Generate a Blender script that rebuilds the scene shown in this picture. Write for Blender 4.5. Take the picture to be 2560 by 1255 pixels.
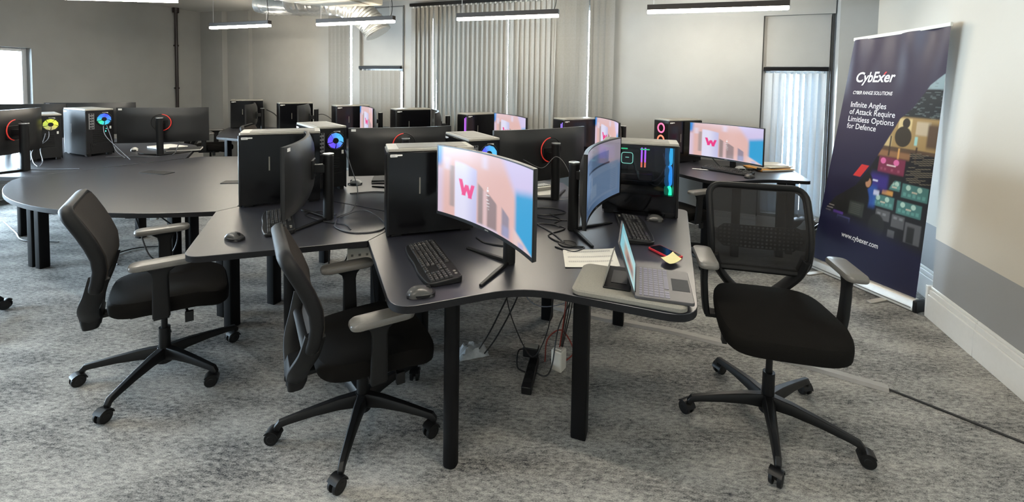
import bpy, bmesh, math, random
from mathutils import Vector, Matrix
random.seed(7)
PI = math.pi
R = math.radians
SC = bpy.context.scene
COL = SC.collection
for _o in list(bpy.data.objects):
    bpy.data.objects.remove(_o)

# ------------------------------------------------------------------ camera, world, exposure
F_PX, PPY = 1123.8168, 259.116
cam_data = bpy.data.cameras.new('camera')
cam_data.sensor_fit = 'HORIZONTAL'
cam_data.sensor_width = 36.0
cam_data.lens = F_PX / 2560.0 * 36.0
cam_data.shift_y = -(627.5 - PPY) / 2560.0
cam_data.clip_start = 0.05
cam = bpy.data.objects.new('camera', cam_data)
COL.objects.link(cam)
_r = Vector((0.9998687, 0.00075775, 0.0161853))
_d = Vector((0.0162030, -0.0467598, -0.9987747))
_f = Vector((0.0, 0.9989059, -0.0467660))
cam.matrix_world = Matrix(((_r.x, -_d.x, -_f.x, 0), (_r.y, -_d.y, -_f.y, 0), (_r.z, -_d.z, -_f.z, 1.52317), (0, 0, 0, 1)))
SC.camera = cam
SC.view_settings.view_transform = 'Standard'
SC.view_settings.look = 'None'
SC.view_settings.gamma = 1.0
SC.view_settings.use_curve_mapping = False
SC.view_settings.exposure = 0.0
LAMP_STRENGTH = 96.0
SKY_STRENGTH = 88.0
world = bpy.data.worlds.new('daylight')
SC.world = world
world.use_nodes = True
_bg = world.node_tree.nodes['Background']
_bg.inputs[0].default_value = (0.70, 0.86, 1.0, 1)
_bg.inputs[1].default_value = SKY_STRENGTH
SC.cycles.max_bounces = 8
SC.cycles.diffuse_bounces = 5
SC.cycles.glossy_bounces = 4
SC.cycles.transparent_max_bounces = 16
SC.cycles.sample_clamp_indirect = 6.0
SC.cycles.caustics_reflective = False
SC.cycles.caustics_refractive = False

# ------------------------------------------------------------------ materials
MATS = {}
def nmat(name, color=(.5, .5, .5), rough=.5, metal=0.0, spec=.5, noise=0.0, nscale=40.0, bump=0.0, bscale=200.0, emit=None, estr=0.0, alpha=1.0, coat=0.0):
    m = bpy.data.materials.new(name)
    m.use_nodes = True
    nt = m.node_tree
    b = nt.nodes['Principled BSDF']
    b.inputs['Base Color'].default_value = (*color, 1)
    b.inputs['Roughness'].default_value = rough
    b.inputs['Metallic'].default_value = metal
    b.inputs['Specular IOR Level'].default_value = spec
    b.inputs['Alpha'].default_value = alpha
    b.inputs['Coat Weight'].default_value = coat
    tc = nt.nodes.new('ShaderNodeTexCoord')
    if noise:
        n = nt.nodes.new('ShaderNodeTexNoise')
        n.inputs['Scale'].default_value = nscale
        n.inputs['Detail'].default_value = 4
        nt.links.new(tc.outputs['Object'], n.inputs['Vector'])
        r = nt.nodes.new('ShaderNodeMapRange')
        r.inputs['From Min'].default_value = .25; r.inputs['From Max'].default_value = .75
        r.inputs['To Min'].default_value = 1 - noise; r.inputs['To Max'].default_value = 1 + noise
        nt.links.new(n.outputs['Fac'], r.inputs['Value'])
        mx = nt.nodes.new('ShaderNodeVectorMath'); mx.operation = 'SCALE'
        mx.inputs[0].default_value = color
        nt.links.new(r.outputs[0], mx.inputs['Scale'])
        nt.links.new(mx.outputs[0], b.inputs['Base Color'])
    if bump:
        n2 = nt.nodes.new('ShaderNodeTexNoise')
        n2.inputs['Scale'].default_value = bscale
        n2.inputs['Detail'].default_value = 3
        nt.links.new(tc.outputs['Object'], n2.inputs['Vector'])
        bp = nt.nodes.new('ShaderNodeBump')
        bp.inputs['Strength'].default_value = bump
        bp.inputs['Distance'].default_value = .002
        nt.links.new(n2.outputs['Fac'], bp.inputs['Height'])
        nt.links.new(bp.outputs[0], b.inputs['Normal'])
    if emit:
        b.inputs['Emission Color'].default_value = (*emit, 1)
        b.inputs['Emission Strength'].default_value = estr
    MATS[name] = m
    return m

def attr_mat(name, emission=0.0, rough=.35, base=1.0):
    """material whose colour comes from the per-vertex picture 'pic'"""
    m = bpy.data.materials.new(name); m.use_nodes = True
    nt = m.node_tree; b = nt.nodes['Principled BSDF']
    a = nt.nodes.new('ShaderNodeAttribute'); a.attribute_name = 'pic'
    b.inputs['Roughness'].default_value = rough
    if emission:
        b.inputs['Base Color'].default_value = (.01, .01, .012, 1)
        nt.links.new(a.outputs['Color'], b.inputs['Emission Color'])
        b.inputs['Emission Strength'].default_value = emission
    else:
        nt.links.new(a.outputs['Color'], b.inputs['Base Color'])
    MATS[name] = m
    return m

WALLC = (.335, .337, .325)
M_wall = nmat('painted_wall', WALLC, .8, noise=.05, nscale=3, bump=.25, bscale=60, spec=.2)
M_ceil = nmat('ceiling_paint', (.62, .61, .58), .9, noise=.03, nscale=3)
M_white = nmat('white_gloss_paint', (.78, .77, .74), .35, noise=.02)
M_trim = nmat('grey_trim', (.36, .36, .35), .6, noise=.03)
M_greyseal = nmat('grey_seal', (.10, .10, .10), .6, noise=.03)
M_darktrim = nmat('dark_seal', (.02, .02, .02), .6, noise=.03)
M_frame = nmat('window_frame_white', (.8, .82, .84), .4, noise=.02)
M_desk = nmat('desk_laminate', (.013, .0135, .021), .36, noise=.12, nscale=300, bump=.05, bscale=900, spec=1.0)
M_desk.node_tree.nodes['Principled BSDF'].inputs['IOR'].default_value = 1.62
M_deskedge = nmat('desk_edge_band', (.010, .010, .012), .6, noise=.1, nscale=100, spec=.25)
M_leg = nmat('black_powder_coat', (.005, .005, .0055), .5, noise=.1, nscale=200, spec=.16)
M_plastic = nmat('black_plastic', (.006, .006, .0065), .42, noise=.1, nscale=150, spec=.35)
M_plastic_soft = nmat('soft_black_plastic', (.007, .007, .0075), .55, noise=.1, nscale=150, spec=.3)
M_backshell = nmat('monitor_back_shell', (.016, .016, .0165), .38, noise=.06, nscale=200, bump=.1, bscale=600)
M_armpad = nmat('arm_pad_rubber', (.15, .142, .13), .34, noise=.06, nscale=200, spec=.7)
M_fabric = nmat('chair_fabric', (.007, .0062, .0055), .95, noise=.25, nscale=500, bump=.4, bscale=700, spec=.15)
M_backfab = nmat('chair_back_fabric', (.040, .034, .030), .9, noise=.2, nscale=400, bump=.4, bscale=600, spec=.2)
M_black = nmat('pc_black', (.006, .006, .007), .35, noise=.1, nscale=80)
M_gloss = nmat('smoked_panel', (.004, .004, .005), .16, noise=.1, nscale=10, spec=.4)
M_satin = nmat('satin_steel_panel', (.035, .037, .042), .72, noise=.05)
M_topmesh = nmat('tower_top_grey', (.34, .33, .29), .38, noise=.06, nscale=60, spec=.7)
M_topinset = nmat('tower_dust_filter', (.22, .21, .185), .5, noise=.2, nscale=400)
M_steel = nmat('galvanised_steel', (.35, .35, .36), .4, metal=.8, noise=.1, nscale=60)
M_silver = nmat('silver_cap', (.6, .6, .6), .3, metal=.9, noise=.05)
M_alu = nmat('anodised_aluminium', (.72, .68, .62), .38, metal=.6, noise=.04)
M_sticker = nmat('white_sticker', (.8, .8, .78), .5, noise=.02)
M_stickerink = nmat('sticker_print', (.3, .3, .32), .6, noise=.1)
M_red = nmat('red_accent', (.75, .05, .04), .4, noise=.04, emit=(1, .05, .03), estr=.12)
M_redphone = nmat('red_phone_case', (.5, .02, .03), .45, noise=.04)
M_screenoff = nmat('dark_screen', (.004, .004, .006), .15, noise=.05)
M_key = nmat('keycap', (.022, .020, .019), .36, noise=.15, nscale=150, spec=.6)
M_legend_glint = nmat('key_legend_and_glint', (.34, .33, .31), .5, noise=.05)
M_mouse = nmat('mouse_grey', (.055, .053, .05), .3, noise=.08, nscale=60, spec=.6)
M_mousewhite = nmat('mouse_white', (.6, .6, .58), .4, noise=.03)
M_paper = nmat('paper', (.75, .73, .67), .8, noise=.03)
M_ink = nmat('printed_ink', (.35, .34, .33), .8, noise=.1)
M_note = nmat('sticky_note_yellow', (.85, .78, .40), .8, noise=.03)
M_sleeve = nmat('laptop_sleeve_grey', (.22, .21, .185), .75, noise=.1, nscale=200, bump=.2, bscale=500)
M_laptop = nmat('laptop_aluminium', (.085, .083, .088), .42, metal=.3, noise=.04)
M_laptopkey = nmat('laptop_key', (.13, .128, .18), .45, noise=.06)
M_cable = nmat('black_cable', (.012, .012, .013), .45, noise=.1)
M_cablepale = nmat('pale_cable', (.22, .25, .31), .45, noise=.08)
M_cablegrey = nmat('grey_cable', (.07, .072, .08), .45, noise=.08)
M_cablered = nmat('red_cable', (.22, .03, .02), .5, noise=.08)
M_orange = nmat('orange_folder', (.65, .32, .08), .6, noise=.05)
M_cream = nmat('cream_plastic', (.72, .69, .62), .5, noise=.03)
M_bag = nmat('plastic_bag', (.45, .48, .5), .3, noise=.2, nscale=30)
M_bagdark = nmat('black_bag', (.015, .015, .017), .35, noise=.2, nscale=20)
M_lampdiff = nmat('lamp_diffuser', (1, 1, 1), .5, emit=(1.0, .90, .74), estr=LAMP_STRENGTH)
M_lampbody = nmat('lamp_housing', (.03, .022, .018), .5, noise=.1, nscale=80)
M_blind = nmat('blind_fabric', (.25, .245, .23), .85, noise=.06, nscale=60, bump=.2, bscale=300)
M_blindlight = nmat('translucent_blind_fabric', (.55, .57, .58), .85, noise=.04, nscale=60)
_b = M_blindlight.node_tree.nodes['Principled BSDF']
_tr = M_blindlight.node_tree.nodes.new('ShaderNodeBsdfTranslucent'); _tr.inputs[0].default_value = (.55, .62, .68, 1)
_mx = M_blindlight.node_tree.nodes.new('ShaderNodeMixShader'); _mx.inputs[0].default_value = .22
_nt = M_blindlight.node_tree
_nt.links.new(_b.outputs[0], _mx.inputs[1]); _nt.links.new(_tr.outputs[0], _mx.inputs[2])
_nt.links.new(_mx.outputs[0], _nt.nodes['Material Output'].inputs[0])
M_duct = nmat('aluminium_foil_duct', (.62, .62, .60), .32, metal=.75, noise=.1, nscale=40, bump=.8, bscale=35)
M_pipe = nmat('dark_red_pipe', (.014, .008, .008), .45, noise=.1)
M_ac = nmat('cassette_white', (.62, .57, .48), .6, noise=.03)
M_letter = nmat('white_print', (.85, .85, .85), .5, noise=.02)
M_letterred = nmat('red_print', (.7, .05, .06), .5, noise=.02)
M_trunk = nmat('cable_cover_grey', (.36, .34, .32), .5, noise=.05)

def emis(name, c, s):
    return nmat(name, (.02, .02, .02), .4, emit=c, estr=s)
E_purple = emis('glow_purple', (.45, .12, 1.0), 2.5)
E_indigo = emis('glow_indigo', (.25, .15, 1.0), 2.5)
E_pink = emis('glow_pink', (1.0, .16, .35), 1.6)
E_orange = emis('glow_orange', (1.0, .22, .12), 1.6)
E_green = emis('glow_green', (.05, .9, .35), 1.5)
E_mint = emis('glow_mint', (.35, 1.0, .75), 1.4)
E_blue = emis('glow_blue', (.05, .25, 1.0), 1.6)
E_teal = emis('glow_teal', (.03, .45, .8), 2.2)
E_deep = emis('glow_deep_blue', (.02, .30, .85), 2.2)
E_glowgreen = emis('glow_bright_green', (.02, .95, .40), 3.5)
E_violet = emis('glow_violet', (.30, .15, 1.0), 9.0)
E_tealpainted = emis('painted_glow_teal', (.02, .22, .5), .55)
E_greenpainted = emis('painted_glow_green', (.01, .45, .25), .5)
E_led = emis('small_teal_led', (.1, 1.0, .8), 2.0)

def fan_mat(name, cols, strength):
    """fan light: colour runs around the fan axis (object space)"""
    m = bpy.data.materials.new(name); m.use_nodes = True
    nt = m.node_tree; b = nt.nodes['Principled BSDF']
    tc = nt.nodes.new('ShaderNodeTexCoord')
    g = nt.nodes.new('ShaderNodeSeparateXYZ')
    nt.links.new(tc.outputs['Object'], g.inputs[0])
    at = nt.nodes.new('ShaderNodeMath'); at.operation = 'ARCTAN2'
    nt.links.new(g.outputs['Z'], at.inputs[0]); nt.links.new(g.outputs['X'], at.inputs[1])
    mr = nt.nodes.new('ShaderNodeMapRange'); mr.inputs['From Min'].default_value = -PI; mr.inputs['From Max'].default_value = PI
    nt.links.new(at.outputs[0], mr.inputs['Value'])
    cr = nt.nodes.new('ShaderNodeValToRGB')
    n = len(cols)
    while len(cr.color_ramp.elements) < n: cr.color_ramp.elements.new(.5)
    for i, c in enumerate(cols):
        cr.color_ramp.elements[i].position = i / (n - 1); cr.color_ramp.elements[i].color = (*c, 1)
    nt.links.new(mr.outputs[0], cr.inputs[0])
    nt.links.new(cr.outputs[0], b.inputs['Emission Color'])
    b.inputs['Emission Strength'].default_value = strength
    b.inputs['Base Color'].default_value = (.05, .05, .05, 1)
    MATS[name] = m
    return m
FAN_blue = fan_mat('fan_light_blue', [(.08, .55, 1), (.10, .10, 1), (.18, .08, 1), (.12, .10, 1), (.05, .5, 1), (.08, .55, 1)], 1.0)
FAN_yellow = fan_mat('fan_light_yellow', [(.85, .85, .05), (.5, .42, .2), (.55, .7, .1), (.8, .9, .05), (.85, .85, .05)], 1.0)
FAN_green = fan_mat('fan_light_green_blue', [(.02, .25, 1), (.02, .6, .9), (.05, .85, .35), (.03, .3, 1), (.02, .05, 1), (.02, .25, 1)], 1.1)

# mesh fabric of the chair: open weave
def weave(name, color, cover, dots=False):
    m = bpy.data.materials.new(name); m.use_nodes = True
    nt = m.node_tree; b = nt.nodes['Principled BSDF']
    b.inputs['Base Color'].default_value = (*color, 1); b.inputs['Roughness'].default_value = .8
    tr = nt.nodes.new('ShaderNodeBsdfTransparent'); mx = nt.nodes.new('ShaderNodeMixShader')
    out = nt.nodes['Material Output']
    tc = nt.nodes.new('ShaderNodeTexCoord')
    if dots:
        mp = nt.nodes.new('ShaderNodeMapping'); mp.inputs['Scale'].default_value = (1, 0, 1)
        nt.links.new(tc.outputs['Object'], mp.inputs[0])
        v = nt.nodes.new('ShaderNodeTexVoronoi'); v.inputs['Scale'].default_value = 52; v.inputs['Randomness'].default_value = .1
        nt.links.new(mp.outputs[0], v.inputs['Vector'])
        cmp = nt.nodes.new('ShaderNodeMath'); cmp.operation = 'LESS_THAN'; cmp.inputs[1].default_value = .30
        nt.links.new(v.outputs['Distance'], cmp.inputs[0])
        ml = nt.nodes.new('ShaderNodeMath'); ml.operation = 'MULTIPLY'; ml.inputs[1].default_value = 1 - cover
        nt.links.new(cmp.outputs[0], ml.inputs[0])
        nt.links.new(ml.outputs[0], mx.inputs[0])
    else:
        n = nt.nodes.new('ShaderNodeTexNoise'); n.inputs['Scale'].default_value = 900
        nt.links.new(tc.outputs['Object'], n.inputs['Vector'])
        mr = nt.nodes.new('ShaderNodeMapRange'); mr.inputs['To Min'].default_value = 1 - cover - .12; mr.inputs['To Max'].default_value = 1 - cover + .12
        nt.links.new(n.outputs['Fac'], mr.inputs['Value'])
        nt.links.new(mr.outputs[0], mx.inputs[0])
    nt.links.new(b.outputs[0], mx.inputs[1]); nt.links.new(tr.outputs[0], mx.inputs[2])
    nt.links.new(mx.outputs[0], out.inputs[0])
    MATS[name] = m
    return m
M_weave = weave('open_mesh_weave', (.012, .011, .011), .62)
M_lumbar = weave('perforated_lumbar', (.006, .006, .006), .25, True)

def glass(name, tint, mixf=.12, rough=.03):
    m = bpy.data.materials.new(name); m.use_nodes = True
    nt = m.node_tree; nt.nodes.remove(nt.nodes['Principled BSDF'])
    tr = nt.nodes.new('ShaderNodeBsdfTransparent'); tr.inputs[0].default_value = (*tint, 1)
    gl = nt.nodes.new('ShaderNodeBsdfGlossy'); gl.inputs['Roughness'].default_value = rough; gl.inputs[0].default_value = (.8, .8, .8, 1)
    fr = nt.nodes.new('ShaderNodeFresnel'); fr.inputs[0].default_value = 1.45
    mx = nt.nodes.new('ShaderNodeMixShader')
    nt.links.new(fr.outputs[0], mx.inputs[0]); nt.links.new(tr.outputs[0], mx.inputs[1]); nt.links.new(gl.outputs[0], mx.inputs[2])
    nt.links.new(mx.outputs[0], nt.nodes['Material Output'].inputs[0])
    MATS[name] = m
    return m
M_glass = glass('window_glass', (.95, .97, .98))
M_tint = glass('smoked_case_glass', (.66, .66, .70))

# wall paint with a darker grey dado band, carpet
def dado_mat():
    m = nmat('painted_wall_with_dado', WALLC, .7, noise=0, bump=.2, bscale=60, spec=.25)
    nt = m.node_tree; b = nt.nodes['Principled BSDF']
    g = nt.nodes.new('ShaderNodeNewGeometry'); s = nt.nodes.new('ShaderNodeSeparateXYZ')
    nt.links.new(g.outputs['Position'], s.inputs[0])
    c = nt.nodes.new('ShaderNodeMath'); c.operation = 'LESS_THAN'; c.inputs[1].default_value = .537
    nt.links.new(s.outputs['Z'], c.inputs[0])
    mx = nt.nodes.new('ShaderNodeMix'); mx.data_type = 'RGBA'
    mx.inputs[6].default_value = (.58, .535, .46, 1); mx.inputs[7].default_value = (.30, .30, .30, 1)
    nt.links.new(c.outputs[0], mx.inputs[0]); nt.links.new(mx.outputs[2], b.inputs['Base Color'])
    return m
M_dado = dado_mat()

def carpet_mat():
    m = bpy.data.materials.new('grey_carpet'); m.use_nodes = True
    nt = m.node_tree; b = nt.nodes['Principled BSDF']
    b.inputs['Roughness'].default_value = .95; b.inputs['Specular IOR Level'].default_value = .15
    g = nt.nodes.new('ShaderNodeNewGeometry')
    mp = nt.nodes.new('ShaderNodeMapping'); mp.inputs['Rotation'].default_value = (0, 0, R(20)); mp.inputs['Scale'].default_value = (1.0, 2.6, 1)
    nt.links.new(g.outputs['Position'], mp.inputs[0])
    n1 = nt.nodes.new('ShaderNodeTexNoise'); n1.inputs['Scale'].default_value = 30; n1.inputs['Detail'].default_value = 8; n1.inputs['Roughness'].default_value = .72
    n2 = nt.nodes.new('ShaderNodeTexNoise'); n2.inputs['Scale'].default_value = 2.2; n2.inputs['Detail'].default_value = 3
    n3 = nt.nodes.new('ShaderNodeTexNoise'); n3.inputs['Scale'].default_value = 160; n3.inputs['Detail'].default_value = 2
    for n in (n1, n2, n3): nt.links.new(mp.outputs[0], n.inputs['Vector'])
    a = nt.nodes.new('ShaderNodeMath'); a.operation = 'MULTIPLY_ADD'; a.inputs[1].default_value = .55
    nt.links.new(n3.outputs['Fac'], a.inputs[0]); nt.links.new(n1.outputs['Fac'], a.inputs[2])
    a2 = nt.nodes.new('ShaderNodeMath'); a2.operation = 'MULTIPLY_ADD'; a2.inputs[1].default_value = .50
    nt.links.new(n2.outputs['Fac'], a2.inputs[0]); nt.links.new(a.outputs[0], a2.inputs[2])
    cr = nt.nodes.new('ShaderNodeValToRGB')
    el = cr.color_ramp.elements
    el[0].position = .66; el[0].color = (.034, .037, .042, 1)
    el[1].position = 1.0; el[1].color = (.50, .485, .455, 1)
    sc_ = nt.nodes.new('ShaderNodeMath'); sc_.operation = 'MULTIPLY'; sc_.inputs[1].default_value = .82
    nt.links.new(a2.outputs[0], sc_.inputs[0]); nt.links.new(sc_.outputs[0], cr.inputs[0]); nt.links.new(cr.outputs[0], b.inputs['Base Color'])
    bp = nt.nodes.new('ShaderNodeBump'); bp.inputs['Strength'].default_value = .5; bp.inputs['Distance'].default_value = .004
    nt.links.new(n3.outputs['Fac'], bp.inputs['Height']); nt.links.new(bp.outputs[0], b.inputs['Normal'])
    MATS['carpet'] = m
    return m
M_carpet = carpet_mat()

# ------------------------------------------------------------------ mesh building helpers
class MB:
    def __init__(s): s.bm = bmesh.new()
    def box(s, c, d, rot=None):
        r = bmesh.ops.create_cube(s.bm, size=1)
        m = Matrix.Translation(Vector(c)) @ (rot.to_4x4() if rot else Matrix()) @ Matrix.Diagonal((d[0], d[1], d[2], 1))
        bmesh.ops.transform(s.bm, matrix=m, verts=r['verts']); return s
    def cyl(s, p0, p1, r0, r1=None, n=20):
        p0 = Vector(p0); p1 = Vector(p1); r1 = r0 if r1 is None else r1
        z = (p1 - p0).normalized(); L = (p1 - p0).length
        q = Vector((0, 0, 1)).rotation_difference(z).to_matrix().to_4x4()
        bmesh.ops.create_cone(s.bm, cap_ends=True, segments=n, radius1=r0, radius2=max(r1, 1e-5), depth=L, matrix=Matrix.Translation((p0 + p1) / 2) @ q); return s
    def rings(s, rings, cap0=True, cap1=True, loop=False, closed=True):
        vs = [[s.bm.verts.new(p) for p in rg] for rg in rings]
        n = len(vs[0]); cnt = len(vs)
        for i in range(cnt if loop else cnt - 1):
            a, b = vs[i], vs[(i + 1) % cnt]
            for j in range(n if closed else n - 1):
                k = (j + 1) % n
                s.bm.faces.new((a[j], a[k], b[k], b[j]))
        if closed and not loop:
            if cap0: s.bm.faces.new(vs[0][::-1])
            if cap1: s.bm.faces.new(vs[-1])
        return s
    def sweep(s, path, sec, loop=False, up=(0, 0, 1), scales=None):
        """sweep closed 2-D section along path"""
        P = [Vector(p) for p in path]; n = len(P); rg = []; prev = None
        for i, p in enumerate(P):
            a = P[(i - 1) % n] if (loop or i > 0) else p
            b = P[(i + 1) % n] if (loop or i < n - 1) else p
            t = (b - a).normalized()
            if prev is None:
                u = Vector(up); u = (u - t * u.dot(t))
                if u.length < 1e-4: u = Vector((1, 0, 0)) - t * t.x
            else:
                u = prev - t * prev.dot(t)
            u.normalize(); prev = u; w = t.cross(u)
            k = scales[i] if scales else 1.0
            rg.append([p + (w * x + u * y) * k for x, y in sec])
        return s.rings(rg, loop=loop)
    def tube(s, path, r, n=8, loop=False):
        return s.sweep(path, [(r * math.cos(2 * PI * k / n), r * math.sin(2 * PI * k / n)) for k in range(n)], loop)
    def prism(s, poly, z0, z1):
        if sum(poly[i - 1][0] * poly[i][1] - poly[i][0] * poly[i - 1][1] for i in range(len(poly))) < 0: poly = poly[::-1]
        return s.rings([[(x, y, z0) for x, y in poly], [(x, y, z1) for x, y in poly]])
    def grid(s, f, nu, nv):
        vs = [[s.bm.verts.new(f(i / nu, j / nv)) for j in range(nv + 1)] for i in range(nu + 1)]
        for i in range(nu):
            for j in range(nv):
                s.bm.faces.new((vs[i][j], vs[i + 1][j], vs[i + 1][j + 1], vs[i][j + 1]))
        return s
    def slab(s, f, g, nu, nv):
        """closed slab between surfaces f and g"""
        A = [[s.bm.verts.new(f(i / nu, j / nv)) for j in range(nv + 1)] for i in range(nu + 1)]
        B = [[s.bm.verts.new(g(i / nu, j / nv)) for j in range(nv + 1)] for i in range(nu + 1)]
        for i in range(nu):
            for j in range(nv):
                s.bm.faces.new((A[i][j], A[i + 1][j], A[i + 1][j + 1], A[i][j + 1]))
                s.bm.faces.new((B[i][j + 1], B[i + 1][j + 1], B[i + 1][j], B[i][j]))
        for i in range(nu):
            s.bm.faces.new((A[i][0], B[i][0], B[i + 1][0], A[i + 1][0]))
            s.bm.faces.new((A[i + 1][nv], B[i + 1][nv], B[i][nv], A[i][nv]))
        for j in range(nv):
            s.bm.faces.new((A[0][j + 1], B[0][j + 1], B[0][j], A[0][j]))
            s.bm.faces.new((A[nu][j], B[nu][j], B[nu][j + 1], A[nu][j + 1]))
        return s
    def ball(s, c, r, sc=(1, 1, 1), n=16):
        bmesh.ops.create_uvsphere(s.bm, u_segments=n, v_segments=n // 2 + 2, radius=r, matrix=Matrix.Translation(Vector(c)) @ Matrix.Diagonal((*sc, 1))); return s
    def torus(s, c, R0, r, axis='Y', n=28, m=10, a0=0, a1=2 * PI):
        full = abs(a1 - a0 - 2 * PI) < 1e-6
        pts = []
        for k in range(n if full else n + 1):
            a = a0 + (a1 - a0) * k / n
            u, v = R0 * math.cos(a), R0 * math.sin(a)
            pts.append(Vector(c) + (Vector((u, 0, v)) if axis == 'Y' else Vector((u, v, 0)) if axis == 'Z' else Vector((0, u, v))))
        return s.sweep(pts, [(r * math.cos(2 * PI * k / m), r * math.sin(2 * PI * k / m)) for k in range(m)], full, up=(0, 1, 0) if axis == 'Y' else (0, 0, 1) if axis == 'Z' else (1, 0, 0))
    def mesh(s, name, angle=38):
        bmesh.ops.recalc_face_normals(s.bm, faces=s.bm.faces)
        for f in s.bm.faces: f.smooth = True
        lim = R(angle)
        for e in s.bm.edges:
            if len(e.link_faces) == 2:
                e.smooth = e.calc_face_angle(0) < lim
        me = bpy.data.meshes.new(name); s.bm.to_mesh(me); s.bm.free(); return me

CACHE = {}
def O(name, src, mat, parent=None, loc=None, bevel=0, seg=2, rotz=None, label=None, key=None):
    """link ONE mesh object; src is an MB, a mesh, or a function returning an MB (cached under key)"""
    if callable(src):
        k = key or name
        if k not in CACHE: CACHE[k] = src().mesh(k)
        me = CACHE[k]
    elif isinstance(src, MB): me = src.mesh(name)
    else: me = src
    if not me.materials: me.materials.append(mat)
    o = bpy.data.objects.new(name, me); COL.objects.link(o)
    o.material_slots[0].link = 'OBJECT'; o.material_slots[0].material = mat
    if parent: o.parent = parent
    if loc is not None: o.location = loc
    if rotz is not None: o.rotation_euler = (0, 0, rotz)
    if bevel:
        b = o.modifiers.new('bevel', 'BEVEL'); b.width = bevel; b.segments = seg; b.limit_method = 'ANGLE'; b.angle_limit = R(40)
    if label: o['label'] = label
    return o
def tag(o, label, cat, group=None, kind=None):
    if label: o['label'] = label
    if cat: o['category'] = cat
    if group: o['group'] = group
    if kind: o['kind'] = kind
    return o
def thing(name, label, cat, loc=(0, 0, 0), rotz=0, group=None, scale=1.0):
    o = bpy.data.objects.new(name, None); COL.objects.link(o)
    o.empty_display_size = .1
    o.location = loc; o.rotation_euler = (0, 0, rotz); o.scale = (scale,) * 3
    return tag(o, label, cat, group)
def struct(name, mb, mat, bevel=0):
    o = O(name, mb, mat, bevel=bevel); o['kind'] = 'structure'; return o
def spline(pts, n=10):
    """Catmull-Rom through pts"""
    P = [Vector(p) for p in pts]; P = [P[0] * 2 - P[1]] + P + [P[-1] * 2 - P[-2]]; out = []
    for i in range(1, len(P) - 2):
        a, b, c, d = P[i - 1:i + 3]
        for k in range(n):
            t = k / n
            out.append(.5 * ((2 * b) + (c - a) * t + (2 * a - 5 * b + 4 * c - d) * t * t + (3 * b - a - 3 * c + d) * t ** 3))
    out.append(P[-2]); return out
def rrect(x0, x1, y0, y1, r, n=6):
    out = []
    for cx, cy, a in ((x1 - r, y1 - r, 0), (x0 + r, y1 - r, PI / 2), (x0 + r, y0 + r, PI), (x1 - r, y0 + r, 1.5 * PI)):
        out += [(cx + r * math.cos(a + PI / 2 * k / n), cy + r * math.sin(a + PI / 2 * k / n)) for k in range(n + 1)]
    return out
def roundpoly(pts, n=6):
    """polygon whose corners (x, y, r) are rounded"""
    out = []; N = len(pts)
    for i, (x, y, r) in enumerate(pts):
        p = Vector((x, y))
        if r <= 0: out.append((x, y)); continue
        a = Vector(pts[i - 1][:2]) - p; b = Vector(pts[(i + 1) % N][:2]) - p
        r = min(r, a.length * .49, b.length * .49)
        A = p + a.normalized() * r; B = p + b.normalized() * r
        for k in range(n + 1):
            t = k / n
            q = A * (1 - t) ** 2 + p * 2 * t * (1 - t) + B * t * t
            out.append((q.x, q.y))
    return out
def sm(a, b, x):
    t = min(1, max(0, (x - a) / (b - a))); return t * t * (3 - 2 * t)
def mixc(a, b, t): return tuple(a[i] * (1 - t) + b[i] * t for i in range(3))
def softbox(u, v, u0, u1, v0, v1, s):
    return sm(u0 - s, u0 + s, u) * (1 - sm(u1 - s, u1 + s, u)) * sm(v0 - s, v0 + s, v) * (1 - sm(v1 - s, v1 + s, v))
def paint(me, fn, uvfn):
    at = me.color_attributes.new('pic', 'FLOAT_COLOR', 'POINT')
    for i, v in enumerate(me.vertices):
        at.data[i].color = (*fn(*uvfn(v.co)), 1)

# ------------------------------------------------------------------ room shell
CEIL = 2.66
BA = R(-23)
BO, BE, BN = Vector((2.25, 4.80, 0)), Vector((math.cos(BA), math.sin(BA), 0)), Vector((math.sin(BA), -math.cos(BA), 0))
def bw(s, d, z=0): return BO + BE * s + BN * d + Vector((0, 0, z))
LA = math.atan2(-.96, -.28)
LO, LE, LN = Vector((-5.42, 8.05, 0)), Vector((-.28, -.96, 0)), Vector((.96, -.28, 0))
def lw(s, d, z=0): return LO + LE * s + LN * d + Vector((0, 0, z))
RA = R(72)
RO, RE, RN = Vector((1.8635, 0, 0)), Vector((math.cos(RA), math.sin(RA), 0)), Vector((-math.sin(RA), math.cos(RA), 0))
def rw(s, d, z=0): return RO + RE * s + RN * d + Vector((0, 0, z))
def wbox(mb, fr, ang, s0, s1, d0, d1, z0, z1):
    return mb.box(fr((s0 + s1) / 2, (d0 + d1) / 2, (z0 + z1) / 2), (abs(s1 - s0), abs(d1 - d0), z1 - z0), Matrix.Rotation(ang, 3, 'Z'))
def bbox(mb, *a): return wbox(mb, bw, BA, *a)
def lbox(mb, *a): return wbox(mb, lw, LA, *a)
def rbox(mb, *a): return wbox(mb, rw, RA, *a)
def holed(mb, f, s0, s1, d0, d1, holes):
    s = s0
    for h0, h1, z0, z1 in sorted(holes):
        if h0 > s: f(mb, s, h0, d0, d1, 0, CEIL)
        f(mb, h0, h1, d0, d1, 0, z0); f(mb, h0, h1, d0, d1, z1, CEIL); s = h1
    f(mb, s, s1, d0, d1, 0, CEIL)
    return mb

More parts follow.
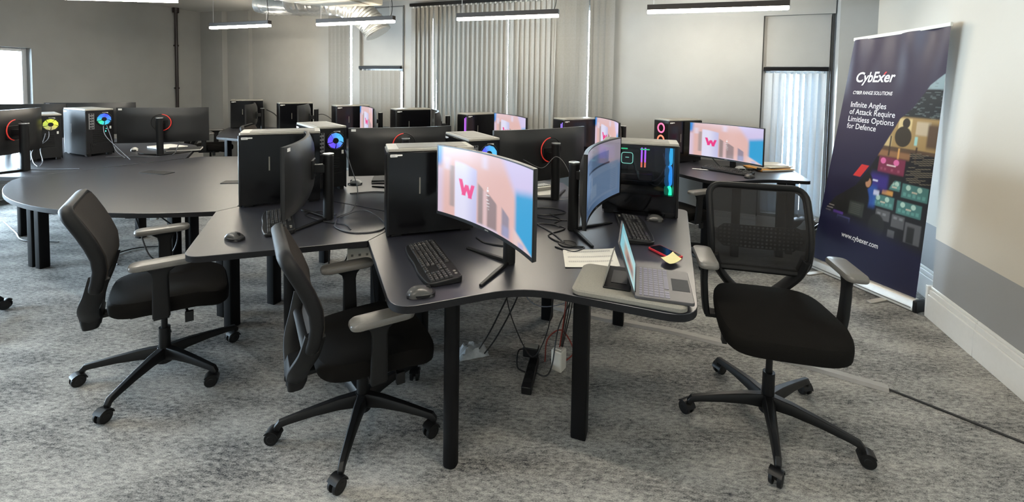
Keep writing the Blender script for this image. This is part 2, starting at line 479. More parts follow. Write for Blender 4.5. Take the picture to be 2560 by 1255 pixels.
struct('floor', MB().prism([(-9.5, -3.0), (3.5, -3.0), (5.5, 6.2), (-5.5, 9.2), (-9, 6)], -.08, 0), M_carpet)
struct('ceiling', MB().prism([(-9.5, -3.0), (3.5, -3.0), (5.5, 6.2), (-5.5, 9.2), (-9, 6)], CEIL, CEIL + .1), M_ceil)
WIN_B = [(-5.40, -5.045, .9, 2.42), (-4.84, -4.145, .9, 1.70), (-3.84, -1.24, .9, 2.45)]
struct('wall_back', holed(MB(), bbox, -8.6, .355, -.22, 0, WIN_B), M_wall)
mb = holed(MB(), bbox, .355, .97, -.26, -.05, [(.40, .93, .20, 1.70)])
bbox(mb, .355, .97, -.05, 0, 2.25, CEIL)
struct('wall_back', mb, M_wall)
struct('wall_left', holed(MB(), lbox, -.3, 11.6, -.22, 0, [(2.43, 4.3, .28, 1.86), (5.3, 7.3, .28, 1.86)]), M_wall)
mb = MB(); rbox(mb, -3.4, 3.08, -.45, 0, 0, CEIL); struct('wall_right', mb, M_dado)
mb = MB(); rbox(mb, 3.08, 5.2, -.45, -.15, 0, CEIL); struct('wall_right', mb, M_dado)
struct('wall_front', MB().box((-3.5, -2.7, CEIL / 2), (13, .2, CEIL)), M_wall)
# columns along the back wall
mb = MB(); bbox(mb, .985, 1.6, -.2, .10, 0, CEIL); struct('trim_1', mb, M_wall)
mb = MB(); bbox(mb, -8.35, -7.75, 0, .16, 0, CEIL); struct('trim_2', mb, M_wall)
mb = MB(); bbox(mb, -7.75, -7.22, 0, .07, 0, CEIL); struct('trim_3', mb, M_wall)
# lining panels and seals of the window bays
mb = MB(); bbox(mb, -4.86, -4.14, 0, .012, 1.74, 2.57); struct('trim_4', mb, M_wall)
mb = MB(); bbox(mb, -4.132, -4.122, 0, .014, .9, 2.59); bbox(mb, -4.86, -4.118, 0, .014, 2.572, 2.585); struct('trim_5', mb, M_greyseal)
mb = MB(); bbox(mb, .357, .366, -.05, -.02, .16, 2.25); bbox(mb, .952, .969, -.05, -.01, .16, 2.25); struct('trim_6', mb, M_darktrim)
mb = MB(); bbox(mb, .395, .945, -.05, -.036, 1.73, 2.235); struct('trim_7', mb, M_wall)
mb = MB(); bbox(mb, -5.02, -4.88, 0, .05, 0, CEIL); struct('trim_8', mb, M_wall)
# baseboards
def skirting(name, f, s0, s1, d, h=.215):
    mb = MB(); f(mb, s0, s1, d, d + .026, 0, h - .055); f(mb, s0, s1, d, d + .018, h - .055, h - .02); f(mb, s0, s1, d, d + .010, h - .02, h)
    struct(name, mb, M_white, bevel=.004)
skirting('baseboard_right', rbox, -3.3, 2.62, 0)
skirting('baseboard_right', rbox, 2.622, 3.08, 0)
mb = MB(); rbox(mb, 3.08, 3.106, -.15, .026, 0, .215); struct('baseboard_right', mb, M_white, bevel=.004)
skirting('baseboard_right', rbox, 3.1, 4.9, -.15)
skirting('baseboard_back', bbox, -7.2, .355, 0, .18)
mb = MB(); bbox(mb, .357, .97, -.05, -.02, 0, .17); struct('baseboard_back', mb, M_white, bevel=.004)
skirting('baseboard_left', lbox, 0, 11, 0, .24)

def window(name, f, fr, ang, s0, s1, z0, z1, d, cols=1, rows=1):
    mb = MB(); w = .045
    f(mb, s0, s0 + w, d - .03, d + .03, z0, z1); f(mb, s1 - w, s1, d - .03, d + .03, z0, z1)
    f(mb, s0 + w, s1 - w, d - .03, d + .03, z0, z0 + w); f(mb, s0 + w, s1 - w, d - .03, d + .03, z1 - w, z1)
    for k in range(1, cols):
        c = s0 + (s1 - s0) * k / cols; f(mb, c - w / 2, c + w / 2, d - .025, d + .025, z0 + w, z1 - w)
    for k in range(1, rows):
        c = z0 + (z1 - z0) * k / rows; f(mb, s0 + w, s1 - w, d - .02, d + .02, c - w / 2, c + w / 2)
    o = struct(name, mb, M_frame, bevel=.004)
    g = MB(); f(g, s0 + w, s1 - w, d - .004, d + .004, z0 + w, z1 - w)
    O('pane', g, M_glass, o)
    L = bpy.data.lights.new(name + '_portal', 'AREA'); L.shape = 'RECTANGLE'; L.size = s1 - s0; L.size_y = z1 - z0
    L.cycles.is_portal = True
    lo = bpy.data.objects.new('daylight_portal', L); COL.objects.link(lo)
    n = {lw: LN, bw: BN}[fr]
    lo.matrix_world = Matrix.Translation(fr((s0 + s1) / 2, d - .05, (z0 + z1) / 2)) @ (-n).to_track_quat('Z', 'Y').to_matrix().to_4x4()
window('window_1', lbox, lw, LA, 2.43, 4.3, .28, 1.86, -.13, 2)
window('window_2', lbox, lw, LA, 5.3, 7.3, .28, 1.86, -.13, 2)
window('window_3', bbox, bw, BA, -5.40, -5.045, .9, 2.42, -.12)
window('window_4', bbox, bw, BA, -4.84, -4.145, .9, 1.70, -.12)
window('window_5', bbox, bw, BA, -3.84, -1.24, .9, 2.45, -.12, 3)
window('window_6', bbox, bw, BA, .40, .93, .20, 1.70, -.17)

# dark pipe on the left wall
pipe = O('wall_pipe', MB().cyl(lw(.62, .05, .9), lw(.62, .05, 2.60), .022), M_pipe)
tag(pipe, 'thin dark red pipe running up the grey left wall', 'pipe')
O('pipe_cap', MB().cyl(lw(.62, .05, 2.58), lw(.62, .05, 2.66), .045), M_pipe, pipe)
for z in (1.33, 2.03): O('pipe_clip', MB().cyl(lw(.62, .05, z), lw(.62, .05, z + .025), .034).box(lw(.62, .02, z + .012), (.03, .04, .02), Matrix.Rotation(LA, 3, 'Z')), M_pipe, pipe)

# ------------------------------------------------------------------ vertical blinds
def blind(label, s0, s1, z0, z1, d, n, gaps=(), mat=M_blind, ang0=12, group=None, openv={}, width=None, zl={}):
    t = thing('vertical_blind', label, 'blind', bw((s0 + s1) / 2, d, z1), BA, group)
    O('head_rail', MB().box((0, 0, .02), (s1 - s0 + .04, .045, .04)), M_leg, t, bevel=.004)
    pitch = (s1 - s0) / n; w = width or pitch * 1.22; h = z1 - z0 - .03
    for k in range(n):
        a = (ang0(k) if callable(ang0) else ang0) + random.uniform(-4, 4); off = 0; tw = 0
        if k in openv: a, off, tw = openv[k]
        zz = h
        def f(wd=w, hh=zz, tw=tw):
            mb = MB()
            A = lambda u, v: Vector((wd * (u - .5) * math.cos(R(tw) * (1 - v)), .006 * (1 - (2 * u - 1) ** 2) + wd * (u - .5) * math.sin(R(tw) * (1 - v)), -hh * (1 - v)))
            return mb.slab(lambda u, v: A(u, v) + Vector((0, .0008, 0)), lambda u, v: A(u, v) - Vector((0, .0008, 0)), 4, 6 if tw else 1)
        o = O('vane', f, mat, t, (-(s1 - s0) / 2 + pitch * (k + .5) + off, 0, -.022), rotz=R(a), key='vane_%.3f_%.3f_%.1f' % (w, zz, tw))
        if False: o
    mb = MB()
    for k in range(n): mb.torus((-(s1 - s0) / 2 + pitch * (k + .5), 0, -.012), .009, .003, 'Y', 10, 6)
    O('vane_hook', mb, M_sticker, t)
    return t
blind('wide grey vertical blind across the middle of the back wall, daylight between its vanes', -3.95, -1.17, .82, 2.55, .07, 40,
      ang0=lambda k: -19 if k < 20 else (-8 if k < 30 else 14), width=.102,
      openv={4: (-10, -.006, 0), 5: (-14, .010, -36), 20: (-10, -.006, 0), 21: (-26, .012, 0), 22: (-6, .008, -34), 29: (2, 0, -48), 35: (20, -.024, -25), 36: (20, .024, 0)})
blind('narrow tall grey vertical blind left of the foil duct', -5.46, -5.075, .85, 2.55, .05, 5, ang0=18)
blind('small grey vertical blind over the low window behind the row of towers', -4.86, -4.155, .85, 1.69, .05, 9, ang0=14, openv={2: (14, 0, -20)})
blind('bright backlit vertical blind in the right window beside the roll-up banner', .395, .915, .22, 1.685, -.02, 9, mat=M_blindlight, ang0=-40,
      openv={0: (-8, 0, 0), 1: (-14, 0, 0), 2: (-30, 0, 0), 3: (-62, 0, 0), 4: (-66, 0, 0), 5: (-62, 0, 0)}, width=.066)

# ------------------------------------------------------------------ pendant lamps
def lamp(p, q, z, label, group='linear pendant lamps', ceil=CEIL):
    p = Vector((*p, z)); q = Vector((*q, z)); L = (q - p).length; a = math.atan2(q.y - p.y, q.x - p.x)
    t = thing('pendant_lamp', label, 'lamp', (p + q) / 2, a, group)
    O('housing', lambda: MB().box((0, 0, .052), (L, .056, .050)), M_lampbody, t, bevel=.003, key='lamp_housing%.2f' % L)
    O('diffuser', lambda: MB().box((0, 0, .012), (L - .006, .050, .032)), M_lampdiff, t, bevel=.006, key='lamp_diff%.2f' % L)
    h = ceil - z
    for s in (-1, 1): O('suspension_wire', lambda: MB().cyl((0, 0, .07), (0, 0, h), .0035, n=6), M_silver, t, (s * L * .45, 0, 0), key='wire%.2f' % h)
    O('power_cord', lambda: MB().tube(spline([(L * .455, 0, .07), (L * .47, 0, .12), (L * .475, 0, .2), (L * .46, 0, .33), (L * .462, 0, h)]), .004, 6), M_cable, t, key='cord%.2f_%.2f' % (L, h))
    return t
lamp((-4.19, 6.265), (-3.155, 5.865), 2.2, 'linear pendant lamp hanging farthest left, near the column by the left wall')
lamp((-2.465, 5.695), (-1.385, 5.265), 2.2, 'linear pendant lamp hanging in front of the silver foil duct')
lamp((-.62, 5.01), (.46, 4.615), 2.2, 'linear pendant lamp hanging in front of the wide grey blind')
lamp((1.265, 4.295), (2.395, 3.945), 2.2, 'linear pendant lamp hanging farthest right, largest of the row')
lamp((-4.25, 4.10), (-3.11, 4.19), 2.215, 'linear pendant lamp cut by the upper left edge, above the desk by the left window')
for x, y in ((-2.7, 1.9), (.2, 1.3), (-1.2, -.8)):
    lamp((x - .55, y + .2), (x + .55, y - .2), 2.25, 'linear pendant lamp overhead, above the top of the picture', group='overhead pendant lamps above the view')

# ------------------------------------------------------------------ ceiling cassette and foil duct
ac = thing('ceiling_cassette', 'white box-shaped ceiling unit above the foil duct', 'air conditioner', (-2.25, 5.62, 2.47), R(-20))
O('casing', MB().box((0, 0, .07), (1.05, .62, .14)), M_ac, ac, bevel=.012)
O('grille', MB().box((0, 0, -.006), (.80, .40, .012)), M_ac, ac, bevel=.004)
duct = thing('foil_duct', 'silver crinkled foil air duct bending down from the ceiling behind the second lamp', 'duct', (-2.12, 5.92, 2.5))
pts = spline([(-.75, -.15, .04), (-.4, -.02, .05), (-.10, .03, .02), (.12, .05, -.10), (.27, .06, -.25), (.34, .06, -.36)], 12)
mb = MB(); rg = []
for i, p in enumerate(pts):
    a = pts[max(0, i - 1)]; b = pts[min(len(pts) - 1, i + 1)]; tdir = (b - a).normalized()
    u = Vector((0, 1, 0)); w = tdir.cross(u).normalized()
    rg.append([p + (u * math.cos(2 * PI * k / 22) + w * math.sin(2 * PI * k / 22)) * (.17 + .009 * (i % 2) + random.uniform(-.006, .006)) for k in range(22)])
O('hose', mb.rings(rg), M_duct, duct)
mb = MB(); rg = []
pts = spline([(-1.3, .1, .0), (-1.05, .12, -.03), (-.7, .14, -.03), (-.3, .15, -.02), (.05, .1, .02)], 10)
for i, p in enumerate(pts):
    rg.append([p + Vector((0, math.cos(2 * PI * k / 18), math.sin(2 * PI * k / 18))) * (.095 + .006 * (i % 2) + random.uniform(-.004, .004)) for k in range(18)])
O('branch_hose', mb.rings(rg), M_duct, duct)

# ------------------------------------------------------------------ desks
DZ = .73
def desk(label, poly, legs, name='desk', group=None, r=.0285, square=False, top=M_desk):
    c = Vector((sum(p[0] for p in poly) / len(poly), sum(p[1] for p in poly) / len(poly), 0))
    t = thing(name, label, 'desk', c, 0, group)
    pl = [(x - c.x, y - c.y) for x, y in poly]
    tt = O('tabletop', MB().prism(pl, DZ - .027, DZ), top, t, bevel=.0012, seg=1)
    O('edge_band', MB().prism([(x * 1.0005, y * 1.0005) for x, y in pl], DZ - .0285, DZ - .0022), M_deskedge, tt)
    for x, y, sq in legs:
        mb = MB()
        if sq: mb.prism(rrect(-.033, .033, -.033, .033, .006, 2), 0, DZ - .029)
        else: mb.prism(rrect(-r, r, -r, r, r * .8, 5), 0, DZ - .029)
        O('leg', mb, M_leg, t, (x - c.x, y - c.y, 0), rotz=R(-20), bevel=.004)
    return t
def beam(t, pairs):
    """steel frame rails under a tabletop"""
    for a, b in pairs:
        a = Vector((*a, .678)) - t.location; b = Vector((*b, .678)) - t.location
        d = b - a
        O('frame_rail', MB().box((0, 0, 0), (d.length, .04, .044)), M_leg, t, (a + b) / 2, rotz=math.atan2(d.y, d.x))
front = roundpoly([(-.700, 2.190, 0), (-.405, 1.522, .10), (.058, 1.722, .16), (.648, 1.492, .12), (1.128, 2.835, .09), (1.03, 2.876, 0), (.5, 3.062, 0), (.05, 3.0, 0), (-.617, 2.62, 0), (-.655, 2.318, 0)], 8)
t = desk('dark chevron desk in front, holding the open laptop and the lit monitor', front, [(-.222, 1.725, 0), (.315, 1.885, 1), (.70, 2.80, 1), (-.5, 2.5, 1), (.25, 2.85, 1)])
beam(t, [((-.222, 1.76), (-.45, 2.45)), ((.33, 1.92), (.68, 2.77)), ((-.2, 2.45), (.55, 2.5))])
deskb = roundpoly([(-.704, 2.188, 0), (-1.443, 1.938, .09), (-1.748, 2.636, 0), (-1.684, 2.742, 0), (-1.45, 3.05, 0), (-.621, 2.618, 0), (-.659, 2.318, 0)], 8)
t = desk('dark desk at left centre behind two office chairs, with the tower facing left', deskb, [(-1.10, 2.215, 0), (-1.70, 2.70, 1), (-.78, 2.62, 1)])
beam(t, [((-1.11, 2.25), (-1.62, 2.72)), ((-1.05, 2.25), (-.8, 2.58))])
mid = [(-.609, 2.630), (.05, 3.010), (.500, 3.074), (.42, 3.55), (-.1, 3.85), (-.9, 4.05), (-1.75, 3.85), (-1.95, 3.4), (-1.682, 2.747), (-1.45, 3.054)]
desk('dark desk in the middle, facing the back wall with its monitors turned away', mid, [(-1.55, 3.7, 1), (-.5, 3.8, 1), (.3, 3.35, 1), (-1.6, 3.0, 1)])
arc = []
cx, cy, RR = -2.26, 4.40, 1.825
for k in range(25):
    a = math.atan2(2.636 - cy, -1.751 - cx) + (math.atan2(3.43 - cy, -3.79 - cx) - 2 * PI * 0 - math.atan2(2.636 - cy, -1.751 - cx)) * k / 24
    arc.append((cx + RR * math.cos(a), cy + RR * math.sin(a)))
rnd = [(-1.751, 2.638)] + arc[1:-1] + [(-3.788, 3.446), (-3.115, 4.48), (-2.3, 4.62), (-1.955, 3.4), (-1.688, 2.745)]
t = desk('large empty dark table with a rounded front edge, between the left desk and the chairs', rnd, [(-3.70, 3.50, 1), (-3.79, 3.53, 1), (-2.50, 3.30, 1), (-2.39, 3.33, 1), (-1.83, 2.83, 1)])
for x, y, a, w in ((-2.93, 3.69, -12, .26), (-2.09, 3.40, 10, .20)):
    O('cable_port_plate', MB().prism(rrect(-w / 2, w / 2, -.05, .05, .01, 3), DZ + .0002, DZ + .004), M_plastic_soft, t, (x - t.location.x, y - t.location.y, 0), rotz=R(a))
left = roundpoly([(-3.794, 3.450, 0), (-3.205, 4.40, .02), (-3.66, 5.22, .12), (-4.3, 5.6, .1), (-5.6, 5.75, .1), (-6.0, 5.3, .1), (-6.15, 4.4, .1), (-5.7, 3.7, .1), (-4.9, 3.44, .1)], 5)
desk('dark desk under the left window, with the cable ports and the yellow and green fans', left, [(-4.62, 4.21, 1), (-3.9, 5.1, 1), (-3.5, 4.2, 1), (-5.1, 4.9, 1), (-4.4, 3.62, 1)])
rgt = roundpoly([(1.41, 4.36, .05), (1.52, 4.00, 0), (1.655, 3.728, .08), (1.85, 3.712, .15), (2.21, 3.835, .2), (2.545, 3.765, .05), (2.69, 4.25, .05), (2.46, 4.66, 0), (1.62, 5.02, 0), (1.47, 4.80, .05)], 6)
t = desk('dark desk by the right window, with the lit monitor and the orange folder', rgt, [(2.42, 3.98, 1), (2.55, 4.06, 1), (1.75, 3.98, 1), (1.7, 4.8, 1), (2.02, 3.98, 1)])
def bpoly(L): return [(bw(s, d).x, bw(s, d).y, r) for s, d, r in L]
desk('dark desk along the back wall under the leftmost pendant lamp', roundpoly(bpoly([(-4.56, .08, 0), (-4.56, 1.3, 0), (-6.17, 1.34, .1), (-6.69, .92, .05), (-7.15, .5, .05), (-7.3, .2, 0), (-7.2, .08, 0)])),
     [(*bw(-6.2, 1.15).xy, 1), (*bw(-4.8, 1.1).xy, 1), (*bw(-6.9, .3).xy, 1), (*bw(-5.9, 1.15).xy, 1)])
desk('dark desk along the back wall below the small grey blind', roundpoly(bpoly([(-2.05, .08, 0), (-2.05, 1.2, .1), (-4.553, 1.25, .1), (-4.553, .08, 0)])), [(*bw(-4.3, 1.05).xy, 1), (*bw(-2.3, 1).xy, 1), (*bw(-2.3, .2).xy, 1)])
desk('dark desk along the back wall below the right end of the wide blind', roundpoly(bpoly([(-1.05, .08, 0), (-.82, .62, 0), (-.98, 1.0, .1), (-2.043, 1.1, .1), (-2.043, .08, 0)])), [(*bw(-1.8, .9).xy, 1), (*bw(-1.1, .8).xy, 1), (*bw(-1.2, .2).xy, 1)])

# ------------------------------------------------------------------ office chairs
def supring(w, d, z, cx=0, cy=0, e=4.4, n=40, droop=0):
    out = []
    for k in range(n):
        a = 2 * PI * k / n; c, s = math.cos(a), math.sin(a)
        x = w * math.copysign(abs(c) ** (2 / e), c); y = d * math.copysign(abs(s) ** (2 / e), s)
        x *= 1 - .10 * sm(-.6, 1, -y / d) if True else 1
        out.append(Vector((cx + x, cy + y, z - droop * sm(.35, 1.0, y / d))))
    return out
def seat_mb():
    mb = MB(); rg = []
    for k, (f, z) in enumerate(((.80, .402), (.95, .404), (.99, .415), (1.0, .44), (.995, .462), (.965, .476), (.88, .483), (.6, .485), (.3, .483))):
        rg.append(supring(.250 * f, .245 * f, z, 0, .035, droop=.035 * (f)))
    mb.rings(rg); return mb
BACKPTS = [(.06, .40), (.15, .47), (.20, .555), (.218, .64), (.228, .76), (.230, .90), (.226, .985)]
def backy(z):   # side profile of the backrest
    P = [(.36, -.27), (.46, -.262), (.56, -.235), (.64, -.215), (.72, -.222), (.80, -.252), (.88, -.292), (.95, -.330)]
    if z <= P[0][0]: return P[0][1]
    for (a, b), (c, d) in zip(P, P[1:]):
        if z <= c: return b + (d - b) * (z - a) / (c - a)
    return P[-1][1]
def backframe_mb():
    pts = []
    hw, zb, zt = .226, .545, .940
    loop = rrect(-hw, hw, zb, zt, .055, 5); fine = []
    for i, p in enumerate(loop):
        q = loop[(i + 1) % len(loop)]; L = math.hypot(q[0] - p[0], q[1] - p[1]); n = max(1, int(L / .05))
        fine += [(p[0] + (q[0] - p[0]) * k / n, p[1] + (q[1] - p[1]) * k / n) for k in range(n)]
    path = [(x * (1 - .05 * sm(.8, .5, z)), backy(z), z) for x, z in fine]
    sec = [(.017 * math.cos(2 * PI * k / 12), .026 * math.sin(2 * PI * k / 12)) for k in range(12)]
    mb = MB().sweep(path, sec, True, up=(0, 1, 0))
    for s in (-1, 1):
        mb.sweep(spline([(s * .207, backy(.62), .62), (s * .185, backy(.54), .54), (s * .13, -.268, .46), (s * .06, -.272, .39), (s * .03, -.272, .35)], 6), [(.021 * math.cos(2 * PI * k / 10), .040 * math.sin(2 * PI * k / 10)) for k in range(10)], up=(0, 1, 0))
    mb.rings([[Vector((x, -.270 + dy + y, z)) for x, y in rrect(-w, w, -d, d, .018, 4)] for z, w, d, dy in ((.322, .045, .022, -.006), (.328, .055, .030, -.004), (.36, .066, .038, 0), (.40, .075, .040, .002), (.425, .070, .030, .004))])
    return mb
def backpanel_mb():
    f = lambda u, v: Vector(((2 * u - 1) * (.216 - .012 * (1 - v)), backy(.555 + .375 * v) + .020 - .012 * (1 - (2 * u - 1) ** 2), .555 + .375 * v))
    return MB().slab(f, lambda u, v: f(u, v) - Vector((0, .004, 0)), 10, 14)
def thickback_mb():
    f = lambda u, v: Vector(((2 * u - 1) * (.222 - .012 * (1 - v)), backy(.55 + .385 * v) + .030 - .012 * (1 - (2 * u - 1) ** 4), .55 + .385 * v))
    return MB().slab(f, lambda u, v: f(u, v) - Vector((0, .016, 0)), 10, 14)
def lumbar_mb():
    f = lambda u, v: Vector(((2 * u - 1) * (.20 - .04 * abs(2 * v - 1) ** 2), backy(.70) - .018 - .006 * (2 * u - 1) ** 2, .645 + .115 * v + .0 * u))
    return MB().slab(f, lambda u, v: f(u, v) - Vector((0, .005, 0)), 14, 6)
def armpost_mb():
    mb = MB()
    mb.rings([[Vector((x, y, z)) for x, y in rrect(cx - .013, cx + .013, cy - w, cy + w, .010, 3)] for cx, cy, w, z in
              ((.272, .0, .034, .405), (.281, .0, .033, .47), (.287, .0, .031, .56), (.287, .0, .030, .60), (.287, .0, .036, .625), (.287, .005, .058, .645), (.287, .008, .075, .654))])
    mb.box((.215, 0, .405), (.13, .06, .018))
    return mb
def armpad_mb():
    mb = MB(); ol = rrect(.287 - .042, .287 + .042, -.115, .135, .030, 5)
    mb.rings([[Vector((.287 + (x - .287) * f, .01 + (y - .01) * f, z)) for x, y in ol] for f, z in ((.86, .652), (.97, .656), (1, .664), (.985, .674), (.93, .680), (.6, .683))])
    return mb
def star_mb():
    mb = MB()
    mb.cyl((0, 0, .055), (0, 0, .135), .036, .032)
    for k in range(5):
        a = 2 * PI * k / 5; c, s = math.cos(a), math.sin(a)
        sec = lambda w, h: [(w * x, h * y) for x, y in ((1, -.8), (1, .3), (.6, 1), (-.6, 1), (-1, .3), (-1, -.8), (-.6, -1), (.6, -1))]
        rg = []
        for r, z, w, h in ((.02, .105, .026, .030), (.10, .108, .022, .024), (.20, .101, .018, .018), (.30, .089, .015, .014), (.328, .084, .014, .015), (.340, .072, .013, .013), (.342, .058, .011, .010)):
            tilt = 0 if r < .32 else (.5 if r < .335 else 1.35)
            row = []
            for x, y in sec(w, h):
                rr = r + y * math.sin(tilt); zz = z + y * math.cos(tilt)
                row.append(Vector((rr * c - x * s, rr * s + x * c, zz)))
            rg.append(row)
        mb.rings(rg)
    return mb
def caster_hood():
    mb = MB(); mb.cyl((0, 0, .045), (0, 0, .075), .009)
    rg = []
    for k in range(9):
        a = PI * (.05 + .75 * k / 8)
        rg.append([Vector((x, -.018 + rr * math.cos(a), .031 + rr * math.sin(a))) for x, rr in ((-.0235, .029), (.0235, .029), (.0235, .034), (-.0235, .034))])
    mb.rings(rg); mb.box((0, -.012, .036), (.012, .03, .022)); return mb
def wheel_mb(s):
    return MB().cyl((s * .008, -.018, .031), (s * .022, -.018, .031), .030, .0275, 22).cyl((s * .020, -.018, .031), (s * .0235, -.018, .031), .017, .015, 16)
def chair(label, x, y, facing, star, hz=0.0, open_mesh=False, casters=(40, 150, 260, 20, 310), arm_turn=(0, 0)):
    rz = R(facing - 90)
    t = thing('office_chair', label, 'chair', (x, y, 0), rz, 'office chairs')
    b = O('star_base', star_mb, M_plastic, t, bevel=.002, rotz=star - rz)
    for k in range(5):
        a = 2 * PI * k / 5
        cst = O('caster', caster_hood, M_plastic, t, (.341 * math.cos(a + star - rz), .341 * math.sin(a + star - rz), 0), rotz=R(casters[k]))
        for s in (-1, 1): O('wheel', lambda s=s: wheel_mb(s), M_plastic_soft, cst, key='wheel%d' % s, bevel=.003)
    O('gas_lift', lambda: MB().cyl((0, 0, .05), (0, 0, .235), .026, .025).cyl((0, 0, .23), (0, 0, .39 + hz), .014), M_plastic, t, key='lift%.2f' % hz)
    up = (0, 0, hz)
    O('mechanism', lambda: MB().box((0, 0, .378), (.16, .27, .045)).box((0, -.17, .372), (.06, .21, .022)).box((0, .03, .40), (.40, .30, .012)), M_plastic, t, up, bevel=.008)
    O('lever', lambda: MB().tube([(-.05, .03, .375), (-.22, .05, .372), (-.245, .055, .365)], .007).ball((-.25, .056, .362), .022, (.6, 1, 1)), M_plastic, t, up)
    O('tilt_lever', lambda: MB().tube([(.05, .08, .375), (.20, .10, .368)], .006).box((.215, .105, .355), (.02, .035, .05)), M_plastic, t, up, bevel=.003)
    O('seat', seat_mb, M_fabric, t, up)
    bk = O('backrest', backframe_mb, M_plastic_soft, t, up, bevel=.006)
    if open_mesh:
        O('mesh_panel', backpanel_mb, M_weave, bk)
        O('lumbar_pad', lumbar_mb, M_lumbar, bk)
    else:
        O('upholstery', thickback_mb, M_backfab, bk, bevel=.004)
    for s, at in ((1, arm_turn[1]), (-1, arm_turn[0])):
        ap = O('armrest', armpost_mb, M_plastic_soft, t, up, bevel=.003)
        if s < 0: ap.rotation_euler = (0, 0, PI)
        O('arm_pad', armpad_mb, M_armpad, ap, rotz=R(at))
    return t
chair('high black mesh-backed office chair on the right, facing the camera', 1.183, 1.978, -104, 3.0436, .068, True, arm_turn=(0, 0))
chair('black office chair second from left, tucked at the front desk corner beside its mouse', -.6468, 1.9477, 31, -.22016, -.065, False, (15, 60, 300, 330, 30))
chair('black office chair farthest left in the foreground, at the desk with the lone mouse', -1.7771, 2.2654, 36, -.29525, .0, False, (350, 20, 75, 20, 40))
chair('black office chair under the far right desk beside the back wall', 1.44, 3.93, 25, .2, -.02, False)
chair('black office chair at the far left end of the back desk', -4.62, 6.86, 18, .5, .03, False)
chair('black office chair half hidden behind the left towers, only its back top showing', -2.95, 5.60, 15, .1, .0, False)
chair('black office chair at the left picture edge, only a caster in view', -3.42, 2.53, 60, -.1, .0, False)

# ------------------------------------------------------------------ PC towers  (front at -Y, window side at -X)
def chassis_mb():
    mb = MB()
    mb.box((.02, 0, .235), (.006, .43, .39))                      # motherboard tray
    mb.box((0, 0, .030), (.205, .435, .012)); mb.box((0, 0, .430), (.205, .435, .010))
    mb.box((0, .005, .085), (.20, .42, .10))                      # power supply shroud
    mb.box((0, -.205, .235), (.205, .012, .40))
    mb.box((.097, 0, .235), (.010, .435, .40)); mb.box((-.099, .212, .235), (.012, .012, .40)); mb.box((-.099, -.207, .235), (.012, .012, .40))
    return mb
def rearplate_mb():
    mb = MB(); mb.box((0, .216, .235), (.208, .008, .40))
    mb.box((0, .2205, .425), (.10, .003, .010)); mb.box((-.1, .22, .235), (.012, .006, .39)); mb.box((.1, .22, .235), (.012, .006, .39))
    return mb
def fan_blades(r):
    mb = MB()
    for k in range(5):
        a = 2 * PI * k / 5; rg = []
        for rr, w in ((r * .26, .55), (r * .6, .58), (r * .95, .57)):
            rg.append([Vector((rr * math.cos(a + w * u + rr * 6), y + u * .004, rr * math.sin(a + w * u + rr * 6))) for u, y in ((-1, 0), (0, .001), (1, 0), (1, -.0015), (-1, -.0015))])
        mb.rings(rg)
    return mb
